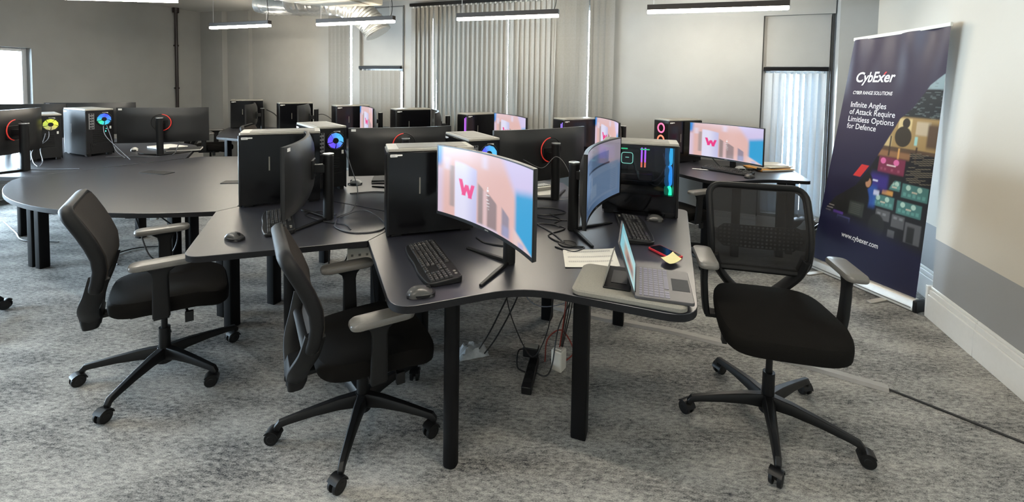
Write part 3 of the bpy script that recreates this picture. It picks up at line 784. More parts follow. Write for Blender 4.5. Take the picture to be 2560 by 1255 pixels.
def tower(label, x, y, yaw, s=1.0, fan=None, front=None, interior=False, stick=True, panel=None):
    t = thing('computer_tower', label, 'computer', (x, y, DZ), R(yaw), 'black computer towers', s)
    O('chassis', chassis_mb, M_black, t, key='tower_chassis')
    O('side_panel', lambda: MB().box((.107, 0, .2235), (.005, .44, .421)), panel or M_gloss, t, bevel=.002, key='tower_side')
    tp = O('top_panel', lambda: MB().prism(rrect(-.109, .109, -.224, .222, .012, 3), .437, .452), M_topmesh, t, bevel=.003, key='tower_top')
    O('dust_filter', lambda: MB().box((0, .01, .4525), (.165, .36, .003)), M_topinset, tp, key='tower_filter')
    fp = O('front_panel', lambda: MB().prism(rrect(-.109, .109, -.230, -.212, .006, 2), .006, .437), M_black, t, bevel=.003, key='tower_front')
    for fx in (-1, 1):
        for fy in (-1, 1): O('foot', lambda: MB().prism(rrect(-.016, .016, -.028, .028, .006, 2), 0, .026), M_plastic, t, (fx * .08, fy * .18, 0), bevel=.002, key='tower_foot')
    O('window_panel', lambda: MB().box((-.107, 0, .2235), (.004, .43, .421)), M_tint, t, key='tower_glass')
    if stick:
        st = O('asset_sticker', lambda: MB().prism(rrect(-.018, .018, -.007, .007, .003, 3), 0, .0008).prism(rrect(.017, .042, -.002, .006, .002, 3), 0, .0008), M_sticker, t)
        st.matrix_local = Matrix.Translation((.1098, -.195, .418)) @ Matrix(((0, 0, 1, 0), (1, 0, 0, 0), (0, 1, 0, 0), (0, 0, 0, 1)))
        O('printed_line', lambda: MB().box((-.004, 0, .001), (.022, .003, .0004)), M_stickerink, st)
        O('painted_glint_bar', lambda: MB().box((.1098, -.065, .26), (.0012, .007, .085)), M_topinset, t, key='tower_slot')  # grey bar painting a reflection onto the glossy side panel
    if fan:
        O('rear_plate', rearplate_mb, M_black, t, key='tower_rear')
        io = O('port_shield', lambda: MB().box((.066, .222, .335), (.042, .004, .15)), M_steel, t, key='tower_io')
        def ports():
            mb = MB()
            for i in range(6):
                z = .402 - i * .026
                mb.box((.072, .225, z), (.012, .004, .014)); mb.box((.056, .225, z + .002), (.010, .004, .010))
            return mb
        O('ports', ports, M_black, io, key='tower_ports')
        fn = O('exhaust_fan', lambda: fan_blades(.058), fan, t, (-.030, .2255, .352), key='tower_fan')
        O('fan_frame', lambda: MB().torus((0, 0, 0), .061, .004, 'Y', 30, 8), M_black, fn, key='tower_fanring')
        O('fan_hub', lambda: MB().cyl((0, -.004, 0), (0, .004, 0), .020, n=22), M_black, fn, key='tower_hub')
        def slots():
            mb = MB()
            for i in range(7): mb.box((.0, .222, .245 - i * .0175), (.11, .004, .010))
            return mb
        O('slot_covers', slots, M_plastic_soft, t, bevel=.001, key='tower_slots')
        O('power_supply', lambda: MB().box((.0, .222, .082), (.15, .004, .085)).box((.05, .226, .10), (.028, .006, .022)), M_black, t, key='tower_psu')
        O('status_led', lambda: MB().box((-.045, .2255, .26), (.006, .003, .006)).box((-.040, .2255, .235), (.006, .003, .012)), E_led, t, key='tower_led') if fan is FAN_green else None
        O('rear_label', lambda: MB().box((-.078, .2245, .27), (.014, .001, .026)).box((-.04, .2245, .413), (.045, .001, .012)), M_sticker, t, key='tower_rlabel')
    if front:
        kind, mats = front
        if kind == 'rings':
            for i, m in enumerate(mats):
                rf = O('intake_fan', lambda: MB().torus((0, 0, 0), .045, .009, 'Y', 26, 8), m, t, (0, -.229, .36 - i * .125), key='tower_ring')
                O('fan_hub', lambda: MB().cyl((0, -.003, 0), (0, .003, 0), .016), M_black, rf, key='tower_hub2')
        else:
            O('light_bar', lambda: MB().box((.058, -.2305, .23), (.010, .004, .33)).box((.082, -.2305, .23), (.006, .004, .36)), mats[0], t, key='tower_bar')
    if interior:
        O('motherboard', lambda: MB().box((.013, .03, .29), (.006, .24, .25)).box((.0, .13, .35), (.03, .04, .12)).box((0, .04, .385), (.02, .10, .02)), M_plastic_soft, t, bevel=.001)
        ck = O('cpu_cooler', lambda: MB().prism(rrect(-.033, .033, -.033, .033, .012, 4), 0, .045), M_black, t)
        ck.matrix_local = Matrix.Translation((-.01, .075, .345)) @ Matrix.Rotation(-PI / 2, 4, 'Y')
        O('cooler_light', lambda: MB().sweep([(x, y, .046) for x, y in rrect(-.034, .034, -.034, .034, .014, 4)], [(.0022, 0), (0, .0022), (-.0022, 0), (0, -.0022)], True).box((.004, .0, .046), (.004, .022, .002)), E_mint, ck)
        for i in range(2):
            O('memory_stick', lambda: MB().box((-.015, 0, .345), (.035, .009, .13)), M_black, t, (0, -.012 - i * .021, 0), key='ram')
            O('memory_light', lambda: MB().box((-.036, 0, .365), (.010, .010, .09)), E_purple, t, (0, -.012 - i * .021, 0), key='raml')
            O('memory_light', lambda: MB().box((-.036, 0, .305), (.010, .010, .032)), E_orange, t, (0, -.012 - i * .021, 0), key='raml2')
            O('memory_light', lambda: MB().box((-.036, 0, .332), (.010, .010, .022)), E_pink, t, (0, -.012 - i * .021, 0), key='raml3')
        gp = O('graphics_card', lambda: MB().box((-.045, .055, .235), (.10, .27, .045)), M_black, t, bevel=.006)
        O('backplate', lambda: MB().box((-.046, .03, .212), (.08, .21, .004)), M_steel, gp)
        for i, m in enumerate((E_teal, E_deep, E_glowgreen)):
            rf = O('intake_fan', lambda: MB().torus((0, 0, 0), .052, .012, 'Y', 26, 8), m, t, (-.01, -.182, .37 - i * .128), key='tower_in')
            O('fan_frame', lambda: MB().box((0, .018, 0), (.116, .024, .116)), (E_tealpainted, E_tealpainted, E_greenpainted)[i], rf, key='tower_inframe', bevel=.01)  # frames emit dimly, painting in the glow they reflect from the fans
            O('fan_blades', lambda: fan_blades(.046), m, rf, key='tower_inblade')
        for dy in (.10, -.03): O('top_light', lambda: MB().box((-.088, 0, .408), (.012, .055, .006)), E_green, t, (0, dy, 0), key='toplight')
        O('inner_cables', lambda: MB().tube(spline([(-.03, -.02, .20), (-.06, -.10, .22), (-.05, -.15, .30), (-.02, -.14, .38)]), .004, 6).tube(spline([(-.02, -.06, .19), (-.07, -.11, .19), (-.05, -.16, .26)]), .003, 6), M_cablegrey, t)
        O('added_case_glow', lambda: MB().box((-.02, -.10, .424), (.08, .03, .002)), E_violet, t)  # added unseen emitter that fills the case with violet light
    return t
tower('black tower at front centre, beside the large lit monitor', -.439, 2.405, -71.2, .996)
tower('black tower left of centre on the desk with the monitor seen edge-on', -1.490, 2.906, -65.8, 1.019)
tower('black tower on the right with glass side and rainbow lights glowing inside', .802, 2.787, 73.9, .989, interior=True, stick=False)
tower('black tower with its blue rear fan fully in view, left of the dark monitor back', -1.425, 3.345, -139.8, 1.02, fan=FAN_blue)
tower('black tower behind the front lit monitor, its blue rear fan half hidden', -.266, 2.976, -152.5, .979, fan=FAN_blue)
tower('black tower with a green and blue rear fan on the left desk', -4.297, 4.552, -115.8, 1.03, fan=FAN_green, panel=M_satin)
tower('black tower with a yellow rear fan on the left desk', -4.47, 4.27, -128, .95, fan=FAN_yellow, panel=M_satin)
tower('black tower at the far left end of the back row', -4.265, 7.238, -61.6, 1.0)
tower('black tower second from left in the back row, by the purple glow on the wall', -3.185, 6.595, -54.2, 1.0)
tower('black tower third from left in the back row, below the narrow tall blind', -2.212, 6.170, -51.7, 1.0)
tower('black tower fourth from left in the back row, below the gap in the wide blind', -1.263, 5.613, -56.4, 1.0)
tower('black tower with a purple light bar, in front of the wide blind', -.419, 5.388, -48.7, .936, front=('bar', [E_purple]))
tower('black tower with an indigo light bar, below the right end of the wide blind', .682, 4.827, -61.9, .941, front=('bar', [E_indigo]))
tower('black tower with pink ring fans on its front, beside the far right monitor', 1.74, 4.68, -66.6, .985, front=('rings', [E_pink, E_orange, E_pink]))

# ------------------------------------------------------------------ curved monitors (screen towards -Y, stand at the origin)
def px(x): return -.127 - x * x / 3.0
SW, SH = .795, .367
def wallpaper(u, t):
    """blurred sign-in picture: pink building, white pillar, blue sky; u from left, t from top"""
    c = mixc((.80, .50, .46), (.78, .58, .64), sm(.3, 0, t) * .6)
    c = mixc(c, (.66, .60, .90), sm(.0, .10, u - .60 - .38 * t) * .9)
    c = mixc(c, (.03, .37, .70), sm(.775, .83, u) * sm(.27, .42, t + .05 * sm(.8, 1, u)) )
    c = mixc(c, (.05, .28, .74), sm(.075, .02, u + .04 * t) * sm(.36, .20, t))
    c = mixc(c, (.72, .60, .78), softbox(u, t, -.1, .05, .32, 1.1, .03) * .8)
    c = mixc(c, (.40, .32, .32), softbox(u, t, .115, .165, .26, .86, .018) * .85)
    c = mixc(c, (.80, .72, .86), softbox(u, t, .06, .115, .15, .33, .03) * .8)
    # arches
    for a, b, top, col in ((.40, .455, .42, (.26, .21, .21)), (.495, .60, .50, (.25, .19, .20)), (.655, .735, .62, (.24, .23, .32))):
        c = mixc(c, col, softbox(u, t, a, b, top + (u - a) * 1.1, .97, .016) * .85)
    c = mixc(c, (.72, .55, .60), softbox(u, t, .455, .495, .5, .98, .014) * .5)
    c = mixc(c, (.83, .60, .58), softbox(u, t, .78, 1.2, .82 + (u - .8) * .9, 1.2, .03) * .95)
    c = mixc(c, (.38, .42, .72), softbox(u, t, .84, .90, .93, 1.1, .02) * .7 + softbox(u, t, .66, .74, .84, 1.0, .03) * .5)
    c = mixc(c, (.72, .70, .95), softbox(u, t, .38, .62, .97 - .0 * u, 1.2, .03) * .7)
    c = mixc(c, (.80, .74, .92), softbox(u, t, .44, .50, .03, .2, .035) * .7)
    # pillar
    edge = .19 - .04 * math.cos((u - .165) / .225 * 2.2)
    pm = sm(.155, .175, u) * sm(.40, .375, u) * sm(edge + .01, edge + .06, t)
    c = mixc(c, mixc((.80, .78, .96), (.58, .57, .84), sm(.24, .39, u)), pm)
    # pink zigzag emblem on the pillar
    W = [(.222, .43), (.254, .63), (.285, .50), (.317, .65), (.347, .48)]
    for (x0, y0), (x1, y1) in zip(W, W[1:]):
        ya, yb = min(y0, y1), max(y0, y1)
        if ya - .02 < t < yb + .03:
            xx = x0 + (x1 - x0) * (t - y0) / (y1 - y0)
            c = mixc(c, (.90, .05, .26), sm(.021, .014, abs(u - xx)) * sm(ya - .015, ya + .005, t) * sm(yb + .03, yb + .012, t))
    # sign-in icon and lines
    for x0, x1, y0, y1 in ((.497, .507, .43, .455), (.492, .512, .465, .495), (.485, .520, .535, .548), (.488, .512, .60, .608), (.492, .522, .64, .648), (.492, .522, .68, .688), (.505, .52, .72, .728)):
        c = mixc(c, (.95, .95, .97), softbox(u, t, x0, x1, y0, y1, .004))
    return c
def deskshot(u, t):
    """windows open on a blue desktop"""
    c = mixc((.10, .19, .36), (.24, .38, .62), sm(0, .9, u))
    c = mixc(c, (.62, .55, .66), sm(.22, .08, t - .25 * sm(.7, .8, u)))
    c = mixc(c, (.17, .27, .45), softbox(u, t, .20, .78, .16, .55, .008) * .8)
    c = mixc(c, (.30, .42, .62), softbox(u, t, .20, .96, .38, .90, .008) * .8)
    c = mixc(c, (.03, .05, .09), softbox(u, t, .22, .80, .355, .385, .008))
    c = mixc(c, (.20, .33, .55), softbox(u, t, .25, .93, .50, .86, .01) * .6)
    c = mixc(c, (.42, .56, .74), softbox(u, t, .30, .50, .62, .82, .02) * .5)
    c = mixc(c, (.55, .66, .80), softbox(u, t, .34, .37, .48, .62, .012) * .5)
    for k in range(14): c = mixc(c, (.45, .55, .72), softbox(u, t, .82, .93, .44 + k * .03, .45 + k * .03, .004) * .5)
    for a, col in ((.03, (.45, .10, .85)), (.075, (.50, .12, .9)), (.12, (.55, .2, .95))): pass
    c = mixc(c, (.03, .06, .14), sm(.12, .0, u) * .6)
    return c
def panel_f(x, z, off): return Vector((x, px(x) + off, z))
def back_mb():
    def outer(u, v):
        x = (u - .5) * SW; z = v * SH
        e = min(1, (1 - abs(2 * u - 1)) / .35) ** .8 * min(1, (1 - abs(2 * v - 1)) / .4) ** .8 if 0 < u < 1 and 0 < v < 1 else 0
        return panel_f(x, z, .014 + .028 * e)
    return MB().slab(lambda u, v: panel_f((u - .5) * SW, v * SH, -.002), outer, 28, 12)
def bezel_mb():
    mb = MB(); b = .006
    for z0, z1, t in ((0, .016, 1), (SH - b, SH, 1)):
        mb.slab(lambda u, v: panel_f((u - .5) * SW, z0 + (z1 - z0) * v, -.0065), lambda u, v: panel_f((u - .5) * SW, z0 + (z1 - z0) * v, .0), 28, 1)
    for s in (-1, 1):
        mb.slab(lambda u, v: panel_f(s * (SW / 2 - b * u), v * SH, -.0066), lambda u, v: panel_f(s * (SW / 2 - b * u), v * SH, 0), 1, 1)
    return mb
def screen_mesh(fn, nu=210, nv=96):
    me = MB().grid(lambda u, v: panel_f((u - .5) * (SW - .010), .013 + v * (SH - .018), -.0045), nu, nv).mesh('screen')
    paint(me, fn, lambda co: ((co.x + SW / 2 - .005) / (SW - .010), 1 - (co.z - .013) / (SH - .018)))
    return me
E_wall = attr_mat('lit_screen', .92, .30)
E_desk = attr_mat('lit_desktop_screen', .42, .12)
SCREENS = {}
def monitor(label, x, y, yaw, s, zb, screen='off', base=0, sticker=True, ring=1, poleh=.385):
    t = thing('curved_monitor', label, 'monitor', (x, y, DZ), R(yaw), 'curved ultrawide monitors', s)
    for k in (-1, 1):
        a = R(base) - PI / 2 + k * R(52)
        O('foot', lambda: MB().rings([[Vector((q * .0 + xx, yy, zz)) for yy, zz in ((-h, 0), (h, 0), (h, g), (-h, g))] for xx, h, g, q in ((.0, .011, .016, 0), (.15, .010, .014, 0), (.285, .008, .010, 0))]), M_plastic, t, rotz=a, bevel=.003, key='mon_foot')
    pole = O('pole', lambda: MB().cyl((0, 0, 0), (0, 0, poleh), .030, n=28), M_plastic, t, bevel=.004, key='mon_pole%.3f' % poleh)
    O('pole_cap', lambda: MB().cyl((0, 0, poleh + .002), (0, 0, poleh + .009), .032, n=28).cyl((0, 0, poleh - .004), (0, 0, poleh + .003), .024, n=28), M_silver, pole, bevel=.002, key='mon_cap%.3f' % poleh)
    zc = zb + SH * .5
    O('bracket', lambda: MB().box((0, -.045, zc), (.045, .09, .05)).box((0, -.082, zc), (.11, .014, .11)), M_plastic, t, bevel=.004, key='mon_br%.3f' % zc)
    p = O('panel', back_mb, M_backshell, t, (0, 0, zb), key='mon_back')
    O('bezel', bezel_mb, M_black, p, key='mon_bezel')
    if screen == 'off':
        if 'off' not in SCREENS: SCREENS['off'] = MB().grid(lambda u, v: panel_f((u - .5) * (SW - .010), .013 + v * (SH - .018), -.0045), 28, 1).mesh('screen')
        O('screen', SCREENS['off'], M_screenoff, p)
    else:
        if screen not in SCREENS: SCREENS[screen] = screen_mesh(wallpaper if screen == 'wall' else deskshot)
        O('screen', SCREENS[screen], E_wall if screen == 'wall' else E_desk, p)
    O('brand_plate', lambda: MB().box((0, px(0) - .0072, .008), (.03, .001, .005)), M_topinset, p, key='mon_plate')
    if ring:
        rg = O('cable_ring', lambda: MB().torus((0, -.055, .0), .085, .0035, 'Y', 24, 8, R(85 if ring > 0 else -95), R(285 if ring > 0 else 95)), M_plastic, t, (0, 0, .338), key='mon_ringk%d' % ring)
        O('red_half', lambda: MB().torus((0, -.055, .0), .085, .0040, 'Y', 24, 8, R(-75 if ring > 0 else 95), R(85 if ring > 0 else 265)), M_red, rg, key='mon_ringr%d' % ring)
    if sticker:
        O('asset_sticker', lambda: MB().box((SW / 2 - .035, px(SW / 2 - .035) + .0185, SH - .017), (.034, .001, .018), Matrix.Rotation(R(-14), 3, 'Z')), M_sticker, p, key='mon_sticker')
    return t
monitor('large lit curved monitor in front, screen showing a pink building', -.002, 1.944, -53.0, .906, .177, 'wall', base=-24, ring=0)
monitor('dark curved monitor seen from its edge on the left centre desk', -1.036, 2.529, -72.9, .955, .123, ring=0)
monitor('curved monitor showing blue windows, facing the high office chair', .341, 2.408, 65.2, .944, .138, 'desk', sticker=False, ring=0)
monitor('dark back of a wide monitor behind the blue-fan tower', -.768, 3.248, -157.0, .960, .096)
monitor('dark back of a monitor with a red cable hoop, behind the large lit monitor', .304, 3.04, -148, .988, .112, sticker=False)
monitor('monitor back with a red cable hoop on the left desk, beside the green fan tower', -3.542, 4.505, -155.4, .977, .122, ring=-1)
monitor('monitor back cut by the left picture edge', -4.02, 3.69, -80, 1.0, .135)
monitor('lit curved monitor on the far right desk, left of the orange folder', 2.152, 4.329, -56.2, .932, .090, 'wall', sticker=False, ring=0)
monitor('lit curved monitor in front of the wide blind, beside the purple light bar', .133, 4.912, -64.0, .995, .078, 'wall', sticker=False, ring=0)
monitor('lit curved monitor seen at a steep angle, beside the indigo light bar', 1.112, 4.461, -84.7, .971, .089, 'wall', sticker=False, ring=0)
monitor('lit curved monitor at the narrow tall blind, steep angle, only a slice of screen visible', -1.684, 5.749, -60.6, .982, .095, 'wall', sticker=False, ring=0)
monitor('dark monitor edge-on in the back row, under the gap in the wide blind', -.779, 5.462, -76.8, .970, .085, sticker=False, ring=0)
monitor('dark monitor edge-on in the back row, at the purple glow on the wall', -2.716, 6.228, -73.3, .982, .090, sticker=False, ring=0)
monitor('dark monitor edge-on at the far left end of the back row', -3.67, 6.60, -68.5, .91, .100, sticker=False, ring=0)
monitor('monitor back behind the left towers, only its top strip visible', -4.82, 5.071, -153.2, 1.017, .107, ring=0)
monitor('monitor behind the yellow fan tower at the left window, only its top edge visible', -5.13, 4.55, -158, 1.0, .12, sticker=False, ring=0)

# ------------------------------------------------------------------ keyboards and mice
def kb_body():
    ol = roundpoly([(-.225, .075, .02), (-.225, -.065, .03), (-.11, -.080, .1), (0, -.072, .1), (.11, -.080, .1), (.225, -.065, .03), (.225, .075, .02)], 6)
    mb = MB()
    mb.rings([[Vector((x * f, y * f, z + .010 * sm(-.08, .08, y) * (1 if z > .003 else 0))) for x, y in ol] for f, z in ((.985, .0), (1, .003), (1, .012), (.985, .0155))]); return mb
def keys(x0, x1, rows, n, wides=()):
    mb = MB(); p = (x1 - x0) / n
    for r, yy in rows:
        k = 0
        while k < n:
            w = dict(wides).get((r, k), 1); w = min(w, n - k)
            cx = x0 + p * (k + w / 2)
            z = .0155 + .010 * sm(-.08, .08, yy)
            ww = p * w - .0022
            mb.rings([[Vector((cx + sx * ww / 2 * f, yy + sy * .0081 * f, z + h)) for sx, sy in ((-1, -1), (1, -1), (1, 1), (-1, 1))] for f, h in ((1, -.002), (.97, .003), (.80, .0065))])
            k += w
    return mb
def legend_glints(x0, x1, n, rows):  # pale marks: key print and painted glints on the keys together
    mb = MB(); r = random.Random(4); p = (x1 - x0) / n
    for q, yy in rows:
        for k in range(n):
            if q == 4 and 3 < k < 10 and n == 15: continue
            mb.box((x0 + p * (k + .40), yy + .002, .0222 + .010 * sm(-.08, .08, yy)), (.0028 + .002 * r.random(), .0034, .0004))
    return mb
def keyboard(label, x, y, yaw, z=DZ):
    t = thing('keyboard', label, 'keyboard', (x, y, z + .001), R(yaw), 'black full-size keyboards')
    O('case', kb_body, M_plastic, t, bevel=.002)
    rows = [(i, .030 - i * .0185) for i in range(5)]
    for nm, x0, x1, rw, n, wd in (('letter_keys', -.212, .068, rows, 15, {(0, 13): 2, (1, 0): 2, (2, 0): 2, (2, 13): 2, (3, 0): 2, (3, 12): 3, (4, 4): 6}), ('function_keys', -.212, .068, [(9, .055)], 14, {}),
                                  ('navigation_keys', .078, .130, [(0, .030), (1, .0115)], 3, {}), ('arrow_keys', .078, .130, [(4, -.044)], 3, {}), ('number_pad', .140, .212, rows, 4, {})):
        kk = O(nm, lambda: keys(x0, x1, rw, n, wd.items()), M_key, t)
        O('legends_and_glints', lambda: legend_glints(x0, x1, n, rw), M_legend_glint, kk, key='legend_glints_' + nm)
    O('media_key', lambda: MB().cyl((.165, .056, .022), (.165, .056, .0275), .006).cyl((.19, .056, .022), (.19, .056, .0275), .006), M_topinset, t)
    return t
keyboard('black keyboard in front of the large lit monitor', -.343, 1.918, -65.5)
keyboard('black keyboard partly behind the edge-on monitor, left centre desk', -1.275, 2.434, -61)
keyboard('black keyboard behind the open laptop, below the tower with rainbow lights', .675, 2.415, 84)
keyboard('black keyboard under the lit monitor on the far right desk', 2.0, 4.137, -51)
def mouse_body():
    mb = MB(); rg = []
    for k in range(13):
        v = k / 12; y = -.052 + .104 * v
        w = .031 * (1 - (2 * v - 1) ** 4) ** .5 * (1 - .10 * sm(.25, .6, v) * (1 - sm(.6, .95, v))) + .0004
        h = .036 * (1 - abs(2 * v * .97 - .88) ** 2.6 * .9); h = max(h, .004)
        rg.append([Vector((w * math.cos(a), y, max(0, h * math.sin(a) ** .7 if math.sin(a) > 0 else 0))) for a in [PI * j / 12 for j in range(13)]])
    mb.rings(rg); return mb
def mouse(label, x, y, yaw, mat=None, z=DZ):
    t = thing('computer_mouse', label, 'mouse', (x, y, z + .001), R(yaw), 'wireless mice')
    O('shell', mouse_body, mat or M_mouse, t)
    O('side_band', lambda: MB().prism([(x * 1.03, y * 1.02) for x, y in [(.031 * math.copysign(abs(math.cos(a)) ** .7, math.cos(a)), .052 * math.sin(a)) for a in [2 * PI * k / 28 for k in range(28)]]], 0, .013), M_black, t, bevel=.003)
    O('scroll_wheel', lambda: MB().cyl((-.0035, .026, .0265), (.0035, .026, .0265), .009), M_black, t)
    return t
mouse('grey wireless mouse in front, at the rounded desk corner', -.326, 1.632, -75)
mouse('grey wireless mouse alone at the left centre desk corner', -1.355, 2.180, -110)
mouse('dark mouse beside the tower with rainbow lights', .842, 2.595, 75)
mouse('dark mouse right of the far right keyboard', 2.075, 3.875, -60)
mouse('white mouse below the far right lit monitor', 2.19, 4.255, -100, M_mousewhite)
mouse('light grey mouse beside the blue-fan tower', -1.185, 3.39, 100, M_mousewhite)
mouse('small light mouse on the left desk by the white laptop', -4.03, 4.78, 30, M_mousewhite)

# ------------------------------------------------------------------ things on the front desk
sl = O('laptop_sleeve', MB().rings([[Vector((x * f, y * f, z)) for x, y in rrect(-.205, .205, -.135, .135, .03, 5)] for f, z in ((.96, 0), (1, .006), (1, .018), (.96, .024))]), M_sleeve, None, (.470, 1.708, DZ + .001), rotz=R(-20))
tag(sl, 'grey padded laptop sleeve lying under the open laptop', 'laptop sleeve')
cs = thing('tablet_case', 'small black folding case standing half open on the grey sleeve, left of the laptop', 'case', (.405, 1.755, DZ + .0255), R(72))
O('base_flap', MB().box((0, -.03, .003), (.21, .10, .006)), M_plastic_soft, cs, bevel=.002)
O('raised_flap', MB().sweep([(-.10, .02, .004), (.0, .02, .004), (.10, .02, .004)], [(-.002, 0), (.002, 0), (.025, .085), (.021, .085)], up=(0, 0, 1)), M_sleeve, cs)
O('keypad', MB().box((.0, -.035, .007), (.12, .06, .002)), M_black, cs)
def lap_shot(u, t):
    c = mixc((.25, .62, .70), (.40, .72, .74), sm(0, 1, t))
    c = mixc(c, (.45, .33, .25), softbox(u, t, .15, .6, .25, .9, .1))
    c = mixc(c, (.12, .10, .12), softbox(u, t, .25, .45, .45, .85, .06) * .8)
    c = mixc(c, (.45, .10, .08), softbox(u, t, .3, .42, .55, .75, .04) * .8)
    c = mixc(c, (.75, .85, .85), softbox(u, t, .6, .75, .1, .8, .08) * .5)
    return c
lp = thing('laptop', 'open grey laptop on the grey sleeve, screen seen from the side', 'laptop', (.588, 1.684, DZ + .0255), R(74))
O('base', MB().prism(rrect(-.138, .138, -.100, .104, .012, 4), 0, .012), M_laptop, lp, bevel=.002)
mb = MB()
for r in range(6):
    for k in range(13):
        if r == 5 and 3 <= k <= 8: continue
        mb.box((-.117 + k * .0195, .082 - r * .0185, .0126), (.0172, .0155 if r else .009, .0016))
mb.box((-.00 , .082 - 5 * .0185, .0126), (.105, .0155, .0016))
O('laptop_keys', mb, M_laptopkey, lp)
O('trackpad', MB().box((0, -.062, .0123), (.105, .062, .0007)), M_satin, lp)
ld = O('lid', MB().prism(rrect(-.138, .138, 0, .195, .010, 4), -.003, .003), M_laptop, lp, bevel=.0015)
ld.matrix_local = Matrix.Translation((0, .104, .012)) @ Matrix.Rotation(R(90 - 18), 4, 'X')
me = MB().grid(lambda u, v: Vector(((u - .5) * .262, .010 + v * .176, .0034)), 60, 40).mesh('screen')
paint(me, lap_shot, lambda co: (co.x / .262 + .5, 1 - (co.y - .010) / .176))
O('screen', me, attr_mat('laptop_screen', .8, .2), ld)
O('hinge', MB().cyl((-.11, .105, .012), (.11, .105, .012), .006), M_plastic, lp)

def sheet(name, label, cat, pts, z, mat, lines=None, curl=0):
    c = Vector((sum(p[0] for p in pts) / 4, sum(p[1] for p in pts) / 4, 0)); P = [Vector((x, y, 0)) - c for x, y in pts]
    f = lambda u, v: (P[0] * (1 - u) + P[1] * u) * (1 - v) + (P[3] * (1 - u) + P[2] * u) * v + Vector((0, 0, curl * ((2 * u - 1) ** 2 + .4 * (2 * v - 1) ** 2)))
    o = O(name, MB().slab(lambda u, v: f(u, v) + Vector((0, 0, .0012)), f, 8, 8), mat, None, (c.x, c.y, z))
    tag(o, label, cat)
    if lines:
        mb = MB()
        for a, b in lines:
            for k in range(46):
                u0 = .08 + k * .018; mb.rings([[f(u, v) + Vector((0, 0, .0016)) for u, v in ((u0, a), (u0 + .009, a), (u0 + .009, b), (u0, b))], [f(u, v) + Vector((0, 0, .0018)) for u, v in ((u0, a), (u0 + .009, a), (u0 + .009, b), (u0, b))]])
        O('printed_rows', mb, M_ink, o)
    return o
sheet('paper_sheet', 'white printed paper sheet lying behind the open laptop', 'paper', [(.252, 2.098), (.502, 2.129), (.481, 1.917), (.240, 1.899)], DZ + .001, M_paper, [(.10, .18), (.40, .48), (.66, .74)], .002)
ph = thing('smartphone', 'phone in a red case beside the yellow note', 'phone', (.733, 2.083, DZ + .001), R(-66))
O('phone_case', MB().prism(rrect(-.078, .078, -.039, .039, .012, 4), 0, .011), M_redphone, ph, bevel=.003)
O('phone_screen', MB().prism(rrect(-.072, .072, -.033, .033, .009, 4), .0105, .0118), M_screenoff, ph)
sheet('sticky_note', 'small yellow sticky note leaning on the red phone', 'note', [(.676, 1.975), (.755, 2.045), (.765, 1.962), (.690, 1.905)], DZ + .014, M_note, None, .007)
# far right desk
t = thing('folder', 'orange card folder under the white papers on the far right desk', 'folder', (2.48, 4.30, DZ + .001), R(12))
O('cover', MB().box((0, 0, .010), (.36, .25, .018)), M_orange, t, bevel=.003)
O('inner_sheets', MB().box((.004, -.003, .010), (.36, .25, .010)), M_paper, t)
for i, (dx, dy, a, hh) in enumerate(((0.02, .02, 6, .012), (.05, .0, 16, .006), (.03, .03, -4, .010))):
    o = O('paper_stack', MB().box((0, 0, hh / 2), (.29 - .02 * i, .20, hh)), M_paper if i != 2 else M_cream, None, (2.48 + dx, 4.30 + dy, DZ + .0205 + (.0125 if i > 0 else 0) + (.0065 if i > 1 else 0)), rotz=R(a), bevel=.001)
    tag(o, ('thick white paper stack lying directly on the orange folder', 'thin white sheets in the middle of the pile on the orange folder', 'cream notepad topmost on the pile over the orange folder')[i], 'paper')
t = thing('headset', 'small black headset lying left of the orange folder', 'headset', (2.27, 4.17, DZ + .001), R(20))
O('band', MB().torus((0, 0, .012), .055, .008, 'Z', 20, 8, 0, PI), M_plastic, t)
for s in (-1, 1): O('ear_cup', MB().cyl((s * .055, -.01, .013), (s * .055, -.01, .03), .024, .02), M_plastic_soft, t)
pen = O('pen', MB().cyl((-.07, 0, .005), (.06, 0, .005), .0045, n=10).cyl((.06, 0, .005), (.075, 0, .005), .0045, .001, n=10), M_silver, None, (1.78, 4.20, DZ + .001), rotz=R(-25))
tag(pen, 'silver pen lying left of the far right keyboard', 'pen')
# left desk
t = thing('laptop', 'closed silver-white laptop on the left desk behind the monitor pole', 'laptop', (-3.86, 5.02, DZ + .001), R(-24))
O('base', MB().prism(rrect(-.17, .17, -.12, .12, .012, 4), 0, .010), M_silver, t, bevel=.002)
O('lid', MB().prism(rrect(-.17, .17, -.12, .12, .012, 4), .0105, .017), M_cream, t, bevel=.002)
t = thing('notebook', 'dark notebook with a pale edge on the left desk corner', 'notebook', (-3.55, 4.86, DZ + .001), R(28))
O('cover', MB().box((0, 0, .012), (.30, .20, .022)), M_plastic_soft, t, bevel=.003)
O('pages', MB().box((.002, -.002, .012), (.30, .20, .014)), M_paper, t)
# middle desk
t = thing('notebook', 'black folder with pale edge by the light grey mouse, middle desk', 'notebook', (-.93, 3.56, DZ + .001), R(12))
O('cover', MB().box((0, 0, .012), (.33, .22, .022)), M_plastic_soft, t, bevel=.003)
O('pages', MB().box((0, -.003, .009), (.332, .22, .010)), M_paper, t)
t = thing('keyboard', 'white keyboard behind the monitor with the red cable hoop', 'keyboard', (.10, 3.28, DZ + .001), R(-150))
O('case', kb_body, M_cream, t); O('letter_keys', CACHE['letter_keys'], M_mousewhite, t); O('number_pad', CACHE['number_pad'], M_mousewhite, t)
sheet('paper_sheet', 'large white paper sheet on the middle desk beyond the red cable hoop', 'paper', [(.05, 3.45), (.32, 3.40), (.30, 3.16), (.20, 3.14)], DZ + .0012, M_paper)

